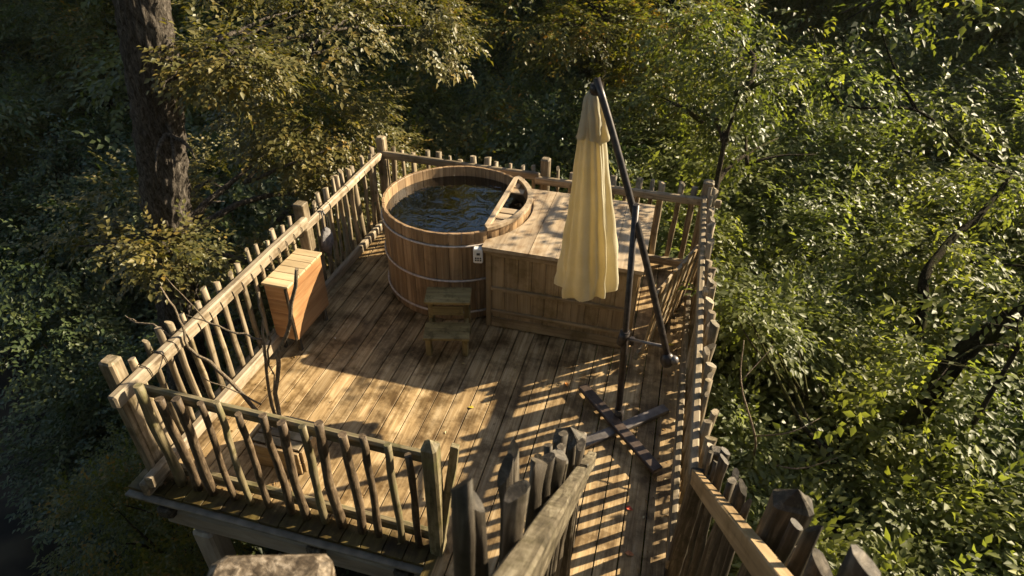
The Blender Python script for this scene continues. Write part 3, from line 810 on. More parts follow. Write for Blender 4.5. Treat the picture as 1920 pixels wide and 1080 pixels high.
BR = thing("dead_branch", (-2.45, 2.72, .18), "bare dead branches rising from the planter over the left fence", "branch")
def limb(pts, r0, r1, mat=pale_twig, parent=None, name="stem", n=7, jit=.012):
    Q = []; pts = [Vector(p) for p in pts]
    for a, b in zip(pts[:-1], pts[1:]):
        for k in range(3):
            Q.append(a.lerp(b, k / 3) + Vector([random.uniform(-jit, jit) for _ in range(3)]) * (1 if Q else 0))
    Q.append(pts[-1])
    r0 *= .72; r1 *= .72
    rr = [r0 + (r1 - r0) * i / (len(Q) - 1) for i in range(len(Q))]
    return put(name, stick_mesh(Q, rr, n, 1, .2, True), mat, Matrix.Identity(4), parent)
Y0 = 2.75
limb([(-2.47, Y0, .15), (-2.49, Y0, .45), (-2.45, Y0, .8), (-2.40, Y0, 1.16), (-2.36, Y0 + .02, 1.47)], .020, .010, pale_twig, BR)
limb([(-2.44, Y0 - .03, .15), (-2.42, Y0 - .02, .6), (-2.30, Y0, 1.0), (-2.17, Y0, 1.28), (-2.03, Y0, 1.72)], .024, .017, pale_twig, BR)
limb([(-2.50, Y0 - .05, .17), (-2.62, Y0 - .05, .48), (-2.81, Y0 - .04, .73), (-3.07, Y0, .87), (-3.36, Y0 + .04, .97), (-3.57, Y0 + .06, .96)], .022, .007, pale_twig, BR)
limb([(-3.06, Y0, .86), (-3.04, Y0, 1.05), (-3.05, Y0, 1.22), (-3.13, Y0 + .02, 1.36)], .015, .008, pale_twig, BR)
limb([(-2.42, Y0, 1.08), (-2.60, Y0, 1.10), (-2.80, Y0, 1.13), (-2.98, Y0, 1.17)], .012, .006, pale_twig, BR)
limb([(-2.82, Y0, 1.14), (-2.92, Y0, 1.28), (-3.04, Y0, 1.48)], .007, .003, pale_twig, BR)
limb([(-2.52, Y0 - .06, .50), (-2.70, Y0 - .08, .60), (-2.92, Y0 - .1, .70)], .010, .004, pale_twig, BR)
limb([(-2.45, Y0, .8), (-2.38, Y0, 1.0), (-2.34, Y0, 1.12), (-2.30, Y0, 1.2)], .012, .006, pale_twig, BR)
limb([(-3.5, Y0 + .05, .965), (-3.58, Y0 + .05, 1.0)], .005, .003, pale_twig, BR)
limb([(-2.47, Y0 + .04, .5), (-2.44, Y0 + .04, .72), (-2.47, Y0 + .05, .98)], .009, .004, pale_twig, BR)

# ------------------------------------------------------------------ foliage generators
def leaf_template(lw=.55, fold=.18, droop=.12):
    v = np.array([(0, 0, 0), (lw / 2, .42, fold * lw), (0, 1, -droop), (-lw / 2, .42, fold * lw), (0, .45, 0)], float)
    f = np.array([(0, 1, 2, 4), (0, 4, 2, 3)])
    return v, f
LV, LF = leaf_template()

def spray_template(nl=11, L=.5, size=.085, seed=0):
    """alternate leaves along a drooping twig that runs along +Y; returns leaf frames (origin, ydir, zdir, size)"""
    g = np.random.default_rng(seed); out = []
    for i in range(nl):
        t = (i + .6) / nl
        o = np.array([.02 * g.normal(), L * t, -.10 * L * t * t + .012 * g.normal()])
        s = -1 if i % 2 else 1
        ang = np.radians(g.uniform(35, 75)) * s * (1 - .35 * t) if i < nl - 1 else 0
        y = np.array([np.sin(ang), np.cos(ang), g.uniform(-.45, .1)])
        z = np.array([g.normal() * .28, g.normal() * .28, 1])
        out.append((o, y, z, size * g.uniform(.7, 1.2)))
    return out

def spray_mesh_arrays(nl, L, size, seed):
    fr = spray_template(nl, L, size, seed); V = []
    for o, y, z, s in fr:
        y = y / np.linalg.norm(y); x = np.cross(y, z); x /= np.linalg.norm(x); z2 = np.cross(x, y)
        V.append(o + s * (LV[:, :1] * x + LV[:, 1:2] * y + LV[:, 2:3] * z2))
    V = np.concatenate(V); nlv = len(LV)
    F = np.concatenate([LF + nlv * i for i in range(nl)])
    # twig as a thin 3-sided tube, leaf id -1
    return V, F

def field_noise(P, s, seed):
    g = np.random.default_rng(seed); v = np.zeros(len(P))
    for k in range(6):
        d = g.normal(size=3); d /= np.linalg.norm(d); v += np.sin(P @ d * s * g.uniform(.7, 2.2) + g.uniform(0, 6.28))
    return v / 6 ** .5

def crown_mesh(name, blobs, nspray, nl=11, L=.45, size=.085, seed=0, gap=-.35, shell=.55, mat=None, droop=.25, per=9):
    """blobs: list of (center(3), radii(3), weight)"""
    g = np.random.default_rng(seed)
    temps = [spray_mesh_arrays(nl, L, size, seed * 31 + k) for k in range(per)]
    w = np.array([b[2] for b in blobs], float); w /= w.sum()
    pos = []; outd = []
    for b, ww in zip(blobs, w):
        n = int(nspray * ww * 1.6)
        d = g.normal(size=(n, 3)); d /= np.linalg.norm(d, axis=1)[:, None]
        rr = (shell + (1 - shell) * g.random(n) ** .6)[:, None]
        rr *= (1 + .22 * field_noise(d * 2.0, 2.2, seed + 5))[:, None]
        p = d * rr * np.array(b[1]) + np.array(b[0])
        pos.append(p); outd.append(d)
    pos = np.concatenate(pos); outd = np.concatenate(outd)
    keep = field_noise(pos, 2.6, seed + 9) > gap
    pos, outd = pos[keep], outd[keep]
    if len(pos) > nspray:
        idx = g.permutation(len(pos))[:nspray]; pos, outd = pos[idx], outd[idx]
    n = len(pos)
    # frames: Y outward & mostly horizontal
    y = outd * np.array([1, 1, .45]) + g.normal(size=(n, 3)) * .35; y[:, 2] -= droop
    y /= np.linalg.norm(y, axis=1)[:, None]
    z = np.tile(np.array([0., 0, 1]), (n, 1)) + g.normal(size=(n, 3)) * .22 + outd * .22 + np.array(SUND) * .08
    x = np.cross(y, z); x /= np.linalg.norm(x, axis=1)[:, None]; z = np.cross(x, y)
    sc = g.uniform(.75, 1.25, n)
    VV = []; FF = []; RR = []; base = 0
    which = g.integers(0, per, n)
    for k in range(per):
        s = which == k; m_ = s.sum()
        if not m_: continue
        tv, tf = temps[k]
        A = tv[None] * sc[s][:, None, None]
        W = A[:, :, :1] * x[s][:, None] + A[:, :, 1:2] * y[s][:, None] + A[:, :, 2:3] * z[s][:, None] + pos[s][:, None]
        W = W + 0
        VV.append(W.reshape(-1, 3))
        F_ = tf[None] + (np.arange(m_) * len(tv))[:, None, None] + base
        FF.append(F_.reshape(-1, 4)); base += m_ * len(tv)
        sr = g.random(m_)[:, None] * .6 + g.random((m_, nl)) * .4
        RR.append(np.repeat(sr, 2, axis=1).reshape(-1))
    VV = np.concatenate(VV); FF = np.concatenate(FF); RR = np.concatenate(RR)
    me = bpy.data.meshes.new(name)
    me.vertices.add(len(VV)); me.vertices.foreach_set("co", VV.astype(np.float32).ravel())
    me.loops.add(FF.size); me.loops.foreach_set("vertex_index", FF.astype(np.int32).ravel())
    me.polygons.add(len(FF)); me.polygons.foreach_set("loop_start", (np.arange(len(FF)) * 4).astype(np.int32))
    me.update(calc_edges=True)
    at = me.attributes.new("leafrnd", 'FLOAT', 'FACE'); at.data.foreach_set("value", RR.astype(np.float32))
    if mat: me.materials.append(mat)
    return me, pos

def limbs_mesh(base, targets, r0, seed=0, n=6, twigs=None, bend=.18):
    """branches from points on the trunk axis to targets, joined as one mesh of limbs"""
    g = random.Random(seed); parts = []
    for b0, t in targets:
        b0 = Vector(b0); t = Vector(t); L = (t - b0).length; Q = []
        off = Vector((g.uniform(-1, 1), g.uniform(-1, 1), g.uniform(.1, .9))) * L * bend
        for k in range(7):
            s = k / 6; Q.append(b0.lerp(t, s) + off * math.sin(math.pi * s) * (1 - s * .3) + Vector([g.uniform(-.02, .02) for _ in range(3)]) * L * .5)
        parts.append(tube_data(Q, [r0 * (1 - .85 * k / 6) for k in range(7)], n))
    V, F = join_data(parts)
    return mesh_from("limbs", V, F, True)

def trunk_mesh(pts, radii, n=14, rough=.08):
    return stick_mesh(pts, radii, n, 1, rough, True)

def bark_trunk(pts, radii, n=72, step=.05, ridge=.028, seed=3):
    pts = [Vector(p) for p in pts]; V = []; F = []; g = np.random.default_rng(seed)
    ph = g.uniform(0, 6.28, 12); rows = []
    for a, b, ra, rb in zip(pts[:-1], pts[1:], radii[:-1], radii[1:]):
        m_ = max(2, int((b - a).length / step))
        for k in range(m_): rows.append((a.lerp(b, k / m_), ra + (rb - ra) * k / m_))
    rows.append((pts[-1], radii[-1]))
    ang = np.arange(n) * 2 * np.pi / n
    for c, r in rows:
        z = c.z
        w_ = ang * 1.0 + .12 * np.sin(z * 1.7 + ph[0]) + .05 * np.sin(z * 6.3 + ph[1])
        f = np.abs(np.sin(w_ * 11 + .9 * np.sin(z * 4.1 + ang * 3 + ph[2]))) + .6 * np.abs(np.sin(w_ * 19 + 1.3 * np.sin(z * 7.7 - ang * 2 + ph[3])))
        f = f * (.75 + .25 * np.sin(z * 23 + ang * 7 + ph[4]))
        big = .05 * np.sin(ang * 2 + z * .6 + ph[5]) + .035 * np.sin(ang * 3 - z * 1.1 + ph[6])
        rr = r * (1 + big) + ridge * (f - .8) + g.normal(size=n) * .0035
        for q, a_ in zip(rr, ang): V.append((c.x + q * math.cos(a_), c.y + q * math.sin(a_), z))
    for k in range(len(rows) - 1):
        for i in range(n):
            a, b = k * n + i, k * n + (i + 1) % n
            F.append((a, b, b + n, a + n))
    return mesh_from("trunk", V, F, True)

# ------------------------------------------------------------------ background trees and shrubs (shared variants)
variants = []
for k in range(6):
    g = random.Random(100 + k)
    bl = []
    for j in range(7):
        a = g.uniform(0, 6.28); rr = g.uniform(.2, 1.05)
        bl.append(((rr * math.cos(a), rr * math.sin(a), g.uniform(.55, 2.2)), (g.uniform(.55, .9), g.uniform(.55, .9), g.uniform(.3, .55)), 1))
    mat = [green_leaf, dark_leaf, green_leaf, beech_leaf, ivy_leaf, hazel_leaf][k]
    me, _ = crown_mesh("shrub_crown", bl, 1400, nl=12, L=.38, size=[.068, .072, .060, .066, .072, .080][k], seed=200 + k, gap=-.5, shell=.5, mat=mat)
    tp = [(0, 0, 0), (.05, .02, .6), (.0, .08, 1.3), (.06, .03, 2.0)]
    tm = limbs_mesh(None, [((0, 0, .0), b[0]) for b in bl] + [((0, 0, 0), (.05, .05, 2.1))], .035, 30 + k)
    tm.materials.append(thin_bark)
    variants.append((me, tm))

for k in (6, 7, 8):
    g = random.Random(100 + k); bl = []
    for j in range(9):
        a = 6.28 * j / 9 + g.uniform(-.3, .3); rr = g.uniform(.35, .75) if j % 2 else g.uniform(.8, 1.15)
        bl.append(((rr * math.cos(a), rr * math.sin(a), g.uniform(1.75, 2.15) - .25 * rr), (g.uniform(.5, .75), g.uniform(.5, .75), g.uniform(.25, .42)), 1))
    bl.append(((0, 0, 2.1), (.6, .6, .35), 1)); bl.append(((0, 0, 1.4), (1.2, 1.2, .3), 1.6))
    me, _ = crown_mesh("shrub_crown", bl, 2300, nl=12, L=.36, size=[.064, .056, .074][k - 6], seed=200 + k, gap=-.9, shell=.5, mat=hazel_leaf if k != 7 else green_leaf)
    tm = limbs_mesh(None, [((0, 0, .0), b[0]) for b in bl[::2]], .03, 30 + k); tm.materials.append(thin_bark)
    variants.append((me, tm))

def shrub(k, x, y, z, s, sz, label, group, cat="shrub", name="leafy_shrub", rz=None):
    rz = random.uniform(0, 6.28) if rz is None else rz
    o = bpy.data.objects.new(name, None)
    Mx = Matrix.Translation((x, y, z)) @ Matrix.Rotation(rz, 4, 'Z') @ Matrix.Diagonal((s, s, sz, 1))
    link(o, Mx); tag(o, label, cat, group)
    me, tm = variants[k]
    for nm_, m_ in (("crown", me), ("trunk", tm)):
        c = bpy.data.objects.new(nm_, m_); link(c, Mx.copy(), o)
    return o

def sun_limit(x, y):
    """height above which a plant here would shade the deck"""
    perp = -(x + 1.2) * .566 + (y - 4.3) * .824
    s = (x - .6) * .824 + (y - 4.3) * .566
    if abs(perp) < 3.2 and s > 0: return s * .50 + .15
    return 99
placed = []
labs = {0: "mid green leafy shrub among the mixed forest growth around the deck", 1: "dark blue-green shrub among the shaded forest growth around the deck",
        2: "fine-leaved green shrub among the mixed forest growth around the deck", 3: "yellowing beech shrub among the green forest growth around the deck",
        4: "dark glossy-leaved shrub among the shaded forest growth around the deck", 5: "broad-leaved bright green shrub among the forest growth beside the deck"}
grps = {0: "mid green forest shrubs", 1: "dark blue-green forest shrubs", 2: "fine-leaved forest shrubs", 3: "yellowing beech shrubs", 4: "dark glossy forest shrubs", 5: "broad-leaved forest shrubs"}
kinds = {0: "mid green leafy shrub", 1: "dark blue-green shrub", 2: "fine-leaved green shrub", 3: "yellowing beech shrub", 4: "dark glossy-leaved shrub", 5: "broad-leaved bright shrub", 6: "dense sunlit hazel shrub", 7: "dense small-leaved green shrub", 8: "large-leaved sunlit hazel shrub"}
rs = random.Random(5)
tries = 0
while tries < 16000 and len(placed) < 340:
    tries += 1
    d = 3.2 + 27 * rs.random() ** .75; az = R(rs.uniform(-47, 47))
    dx, dy = math.sin(az) * d, math.cos(az) * d
    x = dx * math.cos(YAW) - dy * math.sin(YAW); y = dx * math.sin(YAW) + dy * math.cos(YAW)
    if -5.0 < x < 1.2 and y < 7.3: continue
    if -6.4 < x < -4.6 and 4.0 < y < 6.2: continue
    sp_ = 1.25 + .045 * d
    if x > 0: sp_ = .9 + .036 * d
    if any((x - a) ** 2 + (y - b) ** 2 < sp_ ** 2 for a, b in placed): continue
    placed.append((x, y))
    s = rs.uniform(.95, 1.35) * (1 + .015 * d)
    z = ground_z(x, y) - .15
    right = x * .824 + (y - 4) * .566
    sz = s * rs.uniform(.95, 1.25)
    lim = sun_limit(x, y)
    if x > 0 and d < 16:     # the bank beside the deck is higher: taller bushes
        want = min(lim, -.45 + .13 * max(0, x - 1) + rs.uniform(0, .3) + .05 * max(0, y - 4))
        sz = 1.3; z = want - 2.3 * sz
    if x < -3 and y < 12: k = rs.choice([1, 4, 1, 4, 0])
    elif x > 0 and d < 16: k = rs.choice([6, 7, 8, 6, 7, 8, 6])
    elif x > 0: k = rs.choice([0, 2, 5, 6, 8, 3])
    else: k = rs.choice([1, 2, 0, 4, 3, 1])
    z_top = z + 2.6 * sz
    if z_top > lim and k < 6: sz = max(.5, (lim - z) / 2.6)
    if x < -4.6: reg = "down in the left valley past the oak" if y < 9 else "on the slope behind the oak crown"
    elif x < 1.2: reg = "behind the back fence and tub" if y < 11.5 else "high on the shaded slope beyond the tub"
    else: reg = "on the bank right of the deck" if d < 9 else "on the far slope at the upper right"
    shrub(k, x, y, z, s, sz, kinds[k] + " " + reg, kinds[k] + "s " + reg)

shrub(3, -4.35, 2.9, -2.9, .62, .80, "small yellow-leaved shrub catching sun outside the near left corner post", None)
shrub(2, -4.9, 3.8, -3.4, .7, .9, "small green shrub just outside the left fence, next to a yellow-leaved one", None)
# ------------------------------------------------------------------ special near trees
def own_tree(name, label, cat, base, trunk_pts, trunk_r, blobs, nspray, mat, bark, nl=11, L=.45, size=.085, seed=1, gap=-.35, droop=.25, limb_r=.05, shell=.5, group=None, nlimb=None):
    t = thing(name, base, label, cat, group)
    me, _ = crown_mesh("crown", blobs, nspray, nl, L, size, seed, gap, shell, mat, droop)
    b = Vector(base)
    me.transform(Matrix.Translation(-b))
    put("crown", me, None, Matrix.Translation(b), t)
    if trunk_pts:
        tp = [Vector(p) - b for p in trunk_pts]
        put("trunk", (bark_trunk if trunk_r[0] > .3 else trunk_mesh)(tp, trunk_r), bark, Matrix.Translation(b), t)
        tg = []
        for c, r_, w_ in blobs:
            c = Vector(c); q = min(trunk_pts, key=lambda p: (Vector(p) - c).length + .6 * max(0, p[2] - c.z)); tg.append((Vector(q) - b, c - b))
            g = random.Random(seed * 7 + len(tg))
            for _ in range(2):
                e = c + Vector((g.uniform(-1, 1) * r_[0], g.uniform(-1, 1) * r_[1], g.uniform(-1, 1) * r_[2])) * .8
                if c.z < 5: tg.append((Vector(q).lerp(c, .5) - b, e - b))
        for q_i, tt in enumerate(tg):
            put("limb", limbs_mesh(None, [tt], limb_r * (1 if q_i % 3 == 0 else .55), seed + q_i), bark, Matrix.Translation(b), t)
    return t

# the big oak on the left
own_tree("oak_tree", "big leaning oak with furrowed grey trunk and olive leaves left of the deck", "tree",
         (-6.1, 5.0, -5.4), [(-6.3, 5, -5.6), (-6.0, 5, -3.6), (-5.62, 5, -1.5), (-5.27, 5, 0), (-4.86, 5.0, 1.7), (-4.66, 5.0, 2.8), (-4.4, 5.0, 5.5), (-4.2, 5.1, 8.5)],
         [.36, .28, .235, .222, .218, .212, .20, .14],
         [((-4.2, 6.6, 1.0), (1.0, .9, .6), 1.3), ((-3.9, 7.1, -.2), (.9, .8, .6), 1.2), ((-4.4, 6.8, 2.2), (1.1, .9, .5), 1.2), ((-3.4, 7.8, 1.9), (.8, .8, .4), .8),
          ((-4.9, 6.2, -.9), (.8, .7, .5), .9), ((-6.1, 5.6, .1), (.7, .7, .4), .7), ((-5.9, 6.8, -.2), (.9, .8, .5), .9), ((-4.35, 5.6, -.6), (.5, .5, .35), .5),
          ((-4.75, 4.45, .35), (.35, .3, .14), .22), ((-4.9, 4.5, -.75), (.4, .3, .16), .3), ((-4.3, 4.9, -1.0), (.5, .4, .2), .45), ((-5.6, 4.5, .3), (.5, .3, .16), .3), ((-3.6, 7.4, -1.0), (.8, .7, .5), .8), ((-4.1, 5.2, 2.15), (.5, .4, .2), .35), ((-4.5, 4.6, 1.25), (.3, .25, .10), .12), ((-5.0, 6.0, 6.3), (1.8, 1.8, .8), .6), ((-6.0, 3.8, 5.8), (1.9, 1.8, .8), .6), ((-3.2, 4.0, 6.8), (1.9, 1.8, .7), .6), ((-3.6, 1.4, 6.6), (1.9, 1.8, .7), .6), ((-6.5, .8, 6.4), (1.9, 1.8, .7), .5), ((-2.0, 2.2, 7.6), (1.6, 1.6, .6), .5)],  # high last blobs: unseen upper crown, added to cut skylight on the deck
         6200, oak_leaf, oak_bark, nl=12, L=.33, size=.066, seed=41, gap=-.25, limb_r=.05)

# slender tree behind the back right corner
own_tree("slender_tree", "slim dark-stemmed tree rising just behind the back right corner post", "tree",
         (.75, 7.6, -3), [(.75, 7.6, -3.2), (.72, 7.6, -1), (.66, 7.55, .3), (.64, 7.5, 1.0), (.70, 7.6, 1.5)], [.06, .045, .034, .026, .012],
         [((.9, 8.2, 1.5), (.8, .7, .35), 1), ((.1, 8.2, 1.15), (.7, .6, .3), .8), ((1.4, 8.6, .7), (.9, .8, .4), 1), ((.5, 8.9, 1.9), (.9, .8, .35), 1)],
         700, green_leaf, thin_bark, size=.07, L=.36, seed=43)
# beech with yellowing layered boughs at top centre
own_tree("beech_tree", "beech with yellow-green layered boughs above the umbrella", "tree",
         (-1.6, 12.6, -1.5), [(-1.6, 12.6, -2), (-1.5, 12.5, 1), (-1.7, 12.4, 4), (-1.6, 12.3, 8)], [.16, .13, .11, .06],
         [((-2.2, 11.5, 1.3), (1.3, .9, .25), 1), ((-1.2, 11.2, .7), (1.2, .8, .25), 1), ((-2.6, 11.9, 2.1), (1.3, .9, .25), 1), ((-.6, 11.6, 1.5), (1.2, .9, .3), 1), ((-.2, 11.6, .5), (1.1, .9, .3), .8),],
         1500, beech_leaf, thin_bark, size=.085, L=.5, seed=47, droop=.12)
own_tree("thin_tree", "thin tree with sparse boughs to the right behind the cabinet, dappling its lid", "tree",
         (6.4, 7.6, -3.0), [(6.4, 7.6, -3.0), (6.3, 7.5, .5), (5.6, 7.5, 2.8), (4.2, 7.5, 3.3)], [.09, .07, .05, .03],
         [((2.7, 7.5, 3.0), (.9, .8, .22), 1), ((2.0, 6.9, 2.75), (.7, .6, .18), .8), ((3.3, 7.9, 2.4), (.9, .8, .2), .7), ((1.5, 7.4, 2.5), (.5, .5, .16), .5)],
         60, green_leaf, thin_bark, size=.08, L=.45, seed=71, droop=.1, gap=-.6)
own_tree("sapling", "leafy sapling right of the stair whose leaves dapple the walkway", "tree",
         (2.7, 4.3, -3.4), [(2.7, 4.3, -3.6), (2.7, 4.3, -1), (2.6, 4.2, 1.0)], [.04, .03, .015],
         [((2.5, 4.2, 1.25), (.55, .5, .16), 1), ((1.9, 3.6, .95), (.4, .4, .12), .7)],
         12, hazel_leaf, thin_bark, size=.08, L=.4, seed=73, droop=.1, gap=-.8, limb_r=.012)
# near right hazels: large leaves
own_tree("hazel_tree", "bright hazel with large lit leaves crowding the right fence", "tree",
         (2.3, 3.6, -3.6), [(2.3, 3.6, -4), (2.25, 3.7, -2.5), (2.1, 3.8, -1.2), (1.9, 3.9, -.4)], [.09, .08, .06, .03],
         [((1.6, 4.4, -.35), (.7, .9, .45), 1.2), ((1.45, 3.4, -.45), (.6, .8, .4), 1.2), ((2.5, 3.9, -.35), (.8, .9, .4), 1.2), ((2.2, 5.4, -.25), (.8, .8, .4), 1.0), ((1.45, 5.4, -.05), (.5, .6, .35), .7),
          ((1.7, 2.5, -.4), (.8, .8, .4), 1.2), ((3.0, 5.0, -.15), (.9, .9, .4), 1.0), ((2.7, 2.8, -.3), (.8, .8, .4), 1.0), ((1.25, 3.0, -.30), (.38, .6, .28), .8), ((1.3, 2.2, -.45), (.4, .5, .3), .7), ((1.15, 4.0, -.25), (.35, .5, .3), .7), ((1.4, 1.5, -.7), (.4, .5, .3), .5), ((1.1, 4.9, .38), (.28, .30, .10), .10), ((.85, 4.75, .62), (.2, .12, .06), .035)],
         10500, hazel_leaf, thin_bark, size=.070, L=.34, seed=51, gap=-.7, limb_r=.028)
own_tree("hazel_tree", "shaded hazel with drooping leaves near the lower right corner", "tree",
         (2.6, 1.4, -3.2), [(2.6, 1.4, -3.6), (2.5, 1.5, -1.8), (2.4, 1.6, -.2)], [.09, .07, .04],
         [((2.2, 1.9, -.1), (.7, .7, .4), 1), ((1.7, 1.6, -.6), (.7, .7, .5), 1), ((2.9, 2.2, .2), (.7, .7, .4), 1), ((2.0, 1.1, .1), (.6, .6, .4), .9), ((3.1, 1.5, .5), (.7, .7, .4), .9), ((3.4, 3.2, .1), (.7, .7, .3), .8)],
         4200, hazel_leaf, thin_bark, size=.064, L=.34, seed=53, gap=-.3, limb_r=.025)
own_tree("hazel_tree", "tall bright hazel filling the upper right behind the mossy branch", "tree",
         (5.2, 5.8, -2.5), [(5.2, 5.8, -3), (5.0, 5.8, -1), (4.6, 5.7, .6)], [.11, .09, .05],
         [((3.6, 6.3, -.3), (1.0, 1.0, .45), 1), ((4.6, 5.4, -.1), (1.0, 1.0, .5), 1), ((3.7, 4.8, -.3), (.9, .9, .4), 1), ((5.2, 6.8, .3), (1.1, 1.1, .5), 1), ((4.2, 7.6, .2), (1.1, 1.0, .5), 1), ((4.4, 4.2, .0), (.8, .8, .4), .8),
          ((5.8, 5.4, .5), (.9, .9, .5), .8), ((2.7, 7.2, .0), (1.0, .9, .4), .8)],
         4800, hazel_leaf, thin_bark, size=.072, L=.40, seed=57, gap=-.4, limb_r=.03)
own_tree("hazel_tree", "far bright hazel in the top right corner, above the tall hazel", "tree",
         (8.2, 9.5, -1.5), [(8.2, 9.5, -2), (8.0, 9.3, 0), (7.8, 9.2, 1.2)], [.11, .09, .05],
         [((6.2, 9.2, .7), (1.3, 1.2, .5), 1), ((7.4, 8.2, 1.0), (1.3, 1.2, .5), 1), ((8.6, 9.4, 1.4), (1.3, 1.2, .6), 1), ((5.2, 10.6, .6), (1.3, 1.2, .5), 1), ((7.2, 11.2, 1.2), (1.4, 1.2, .5), 1), ((3.8, 9.6, .3), (1.2, 1.0, .45), 1), ((9.6, 8.0, 1.8), (1.2, 1.2, .5), .8)],
         3800, hazel_leaf, thin_bark, size=.085, L=.45, seed=61, gap=-.5, limb_r=.03)
# mossy crooked branch in front, upper right
mbp = thing("mossy_tree", (2.9, 5.2, -3.4), "dark mossy crooked trunk bending to the right above the hazels, upper right", "tree")
mossy_bark = bark_mat("mossy_bark", (.012, .010, .006), (.045, .038, .024), 20, 6, (.035, .036, .012))
def smooth_pts(P, k=4):
    out = []; P = [Vector(p) for p in P]
    for i in range(len(P) - 1):
        a, b, c, d = P[max(i - 1, 0)], P[i], P[i + 1], P[min(i + 2, len(P) - 1)]
        for q in range(k):
            t = q / k
            out.append(.5 * ((2 * b) + (c - a) * t + (2 * a - 5 * b + 4 * c - d) * t * t + (3 * b - a - 3 * c + d) * t ** 3))
    return out + [P[-1]]
def branch_part(name, P, r0, r1, mat, par, n=9, rough=.16):
    Q = smooth_pts(P); Q = [q + Vector([random.uniform(-1, 1) for _ in range(3)]) * r0 * .15 for q in Q]
    return put(name, stick_mesh(Q, [r0 + (r1 - r0) * i / (len(Q) - 1) for i in range(len(Q))], n, 1, rough, True), mat, Matrix.Identity(4), par)
branch_part("trunk", [(2.9, 5.2, -3.8), (2.8, 5.3, -1.8), (2.62, 5.45, -.5), (2.58, 5.58, .195), (2.55, 5.82, .54), (2.75, 6.18, .705), (3.12, 6.6, .9), (3.5, 7.2, 1.08)], .07, .022, mossy_bark, mbp)
branch_part("limb", [(3.5, 7.2, 1.08), (2.95, 7.0, 1.35), (2.3, 6.9, 1.75), (1.55, 6.75, 1.8), (1.25, 7.3, 2.3)], .022, .007, mossy_bark, mbp)
branch_part("limb", [(2.3, 6.9, 1.75), (2.1, 7.2, 2.0), (1.9, 7.6, 2.35)], .016, .006, mossy_bark, mbp)
mb2 = thing("mossy_tree", (2.2, 4.2, -3.4), "thick dark mossy stem leaning across the right edge, lower of the two", "tree")
branch_part("trunk", [(2.2, 4.2, -3.8), (2.25, 4.25, -1.4), (2.3, 4.3, .45), (2.42, 4.4, .75), (2.62, 4.5, 1.0), (2.9, 4.62, 1.25)], .08, .06, mossy_bark, mb2)
me_, _ = crown_mesh("crown", [((2.35, 4.35, .75), (.35, .3, .2), 1), ((2.75, 4.5, 1.15), (.35, .3, .15), 1), ((2.2, 4.2, .2), (.4, .3, .3), 1)], 130, 12, .32, .07, 87, -.9, .3, hazel_leaf, .2)
put("crown", me_, None, Matrix.Identity(4), mb2)
me_, _ = crown_mesh("crown", [((2.7, 6.1, .75), (.5, .4, .25), .8), ((3.3, 6.9, 1.1), (.5, .5, .2), 1), ((2.4, 6.9, 1.8), (.5, .4, .15), .7), ((1.5, 6.9, 2.0), (.5, .4, .15), .7), ((2.55, 5.5, .0), (.4, .3, .2), .6)], 210, 12, .34, .075, 83, -.9, .2, hazel_leaf, .15)
put("crown", me_, None, Matrix.Identity(4), mbp)
tw = thing("bare_twig", (1.2, 3.9, -.9), "bare pale twigs sticking out of the hazel beside the right fence", "twig")
for P, r in (([(1.2, 3.9, -.9), (1.05, 3.7, -.1), (.95, 3.5, .35), (.8, 3.75, .62), (.78, 3.95, .85)], .012), ([(.95, 3.5, .35), (1.15, 3.45, .5), (1.35, 3.6, .55)], .007),
             ([(1.05, 3.7, -.1), (1.3, 3.5, .1), (1.5, 3.45, .35)], .008), ([(.8, 3.75, .62), (1.0, 4.0, .8)], .005)):
    branch_part("stem", P, r, r * .35, pale_twig, tw, 6)

# ------------------------------------------------------------------ thin warm volume added to lift the dark gaps
HZ = LIFT_HAZE_D
if HZ:
    bm = bmesh.new(); bmesh.ops.create_cube(bm, size=1)
    me = bpy.data.meshes.new("lift_haze"); bm.to_mesh(me); bm.free()
    hm = bpy.data.materials.new("lift_haze"); hm.use_nodes = True; hn = hm.node_tree; hn.nodes.remove(hn.nodes["Principled BSDF"])
    pv = N(hn, "ShaderNodeVolumePrincipled"); pv.inputs["Color"].default_value = (.95, .86, .70, 1); pv.inputs["Density"].default_value = HZ; pv.inputs["Anisotropy"].default_value = .3
    hn.links.new(pv.outputs[0], hn.nodes["Material Output"].inputs["Volume"])
    tag(put("lift_haze", me, hm, Matrix.Translation((0, 30, 7.5)) @ Matrix.Diagonal((124, 124, 31, 1))), "thin warm air volume added to lift the dark gaps", None, kind="stuff")

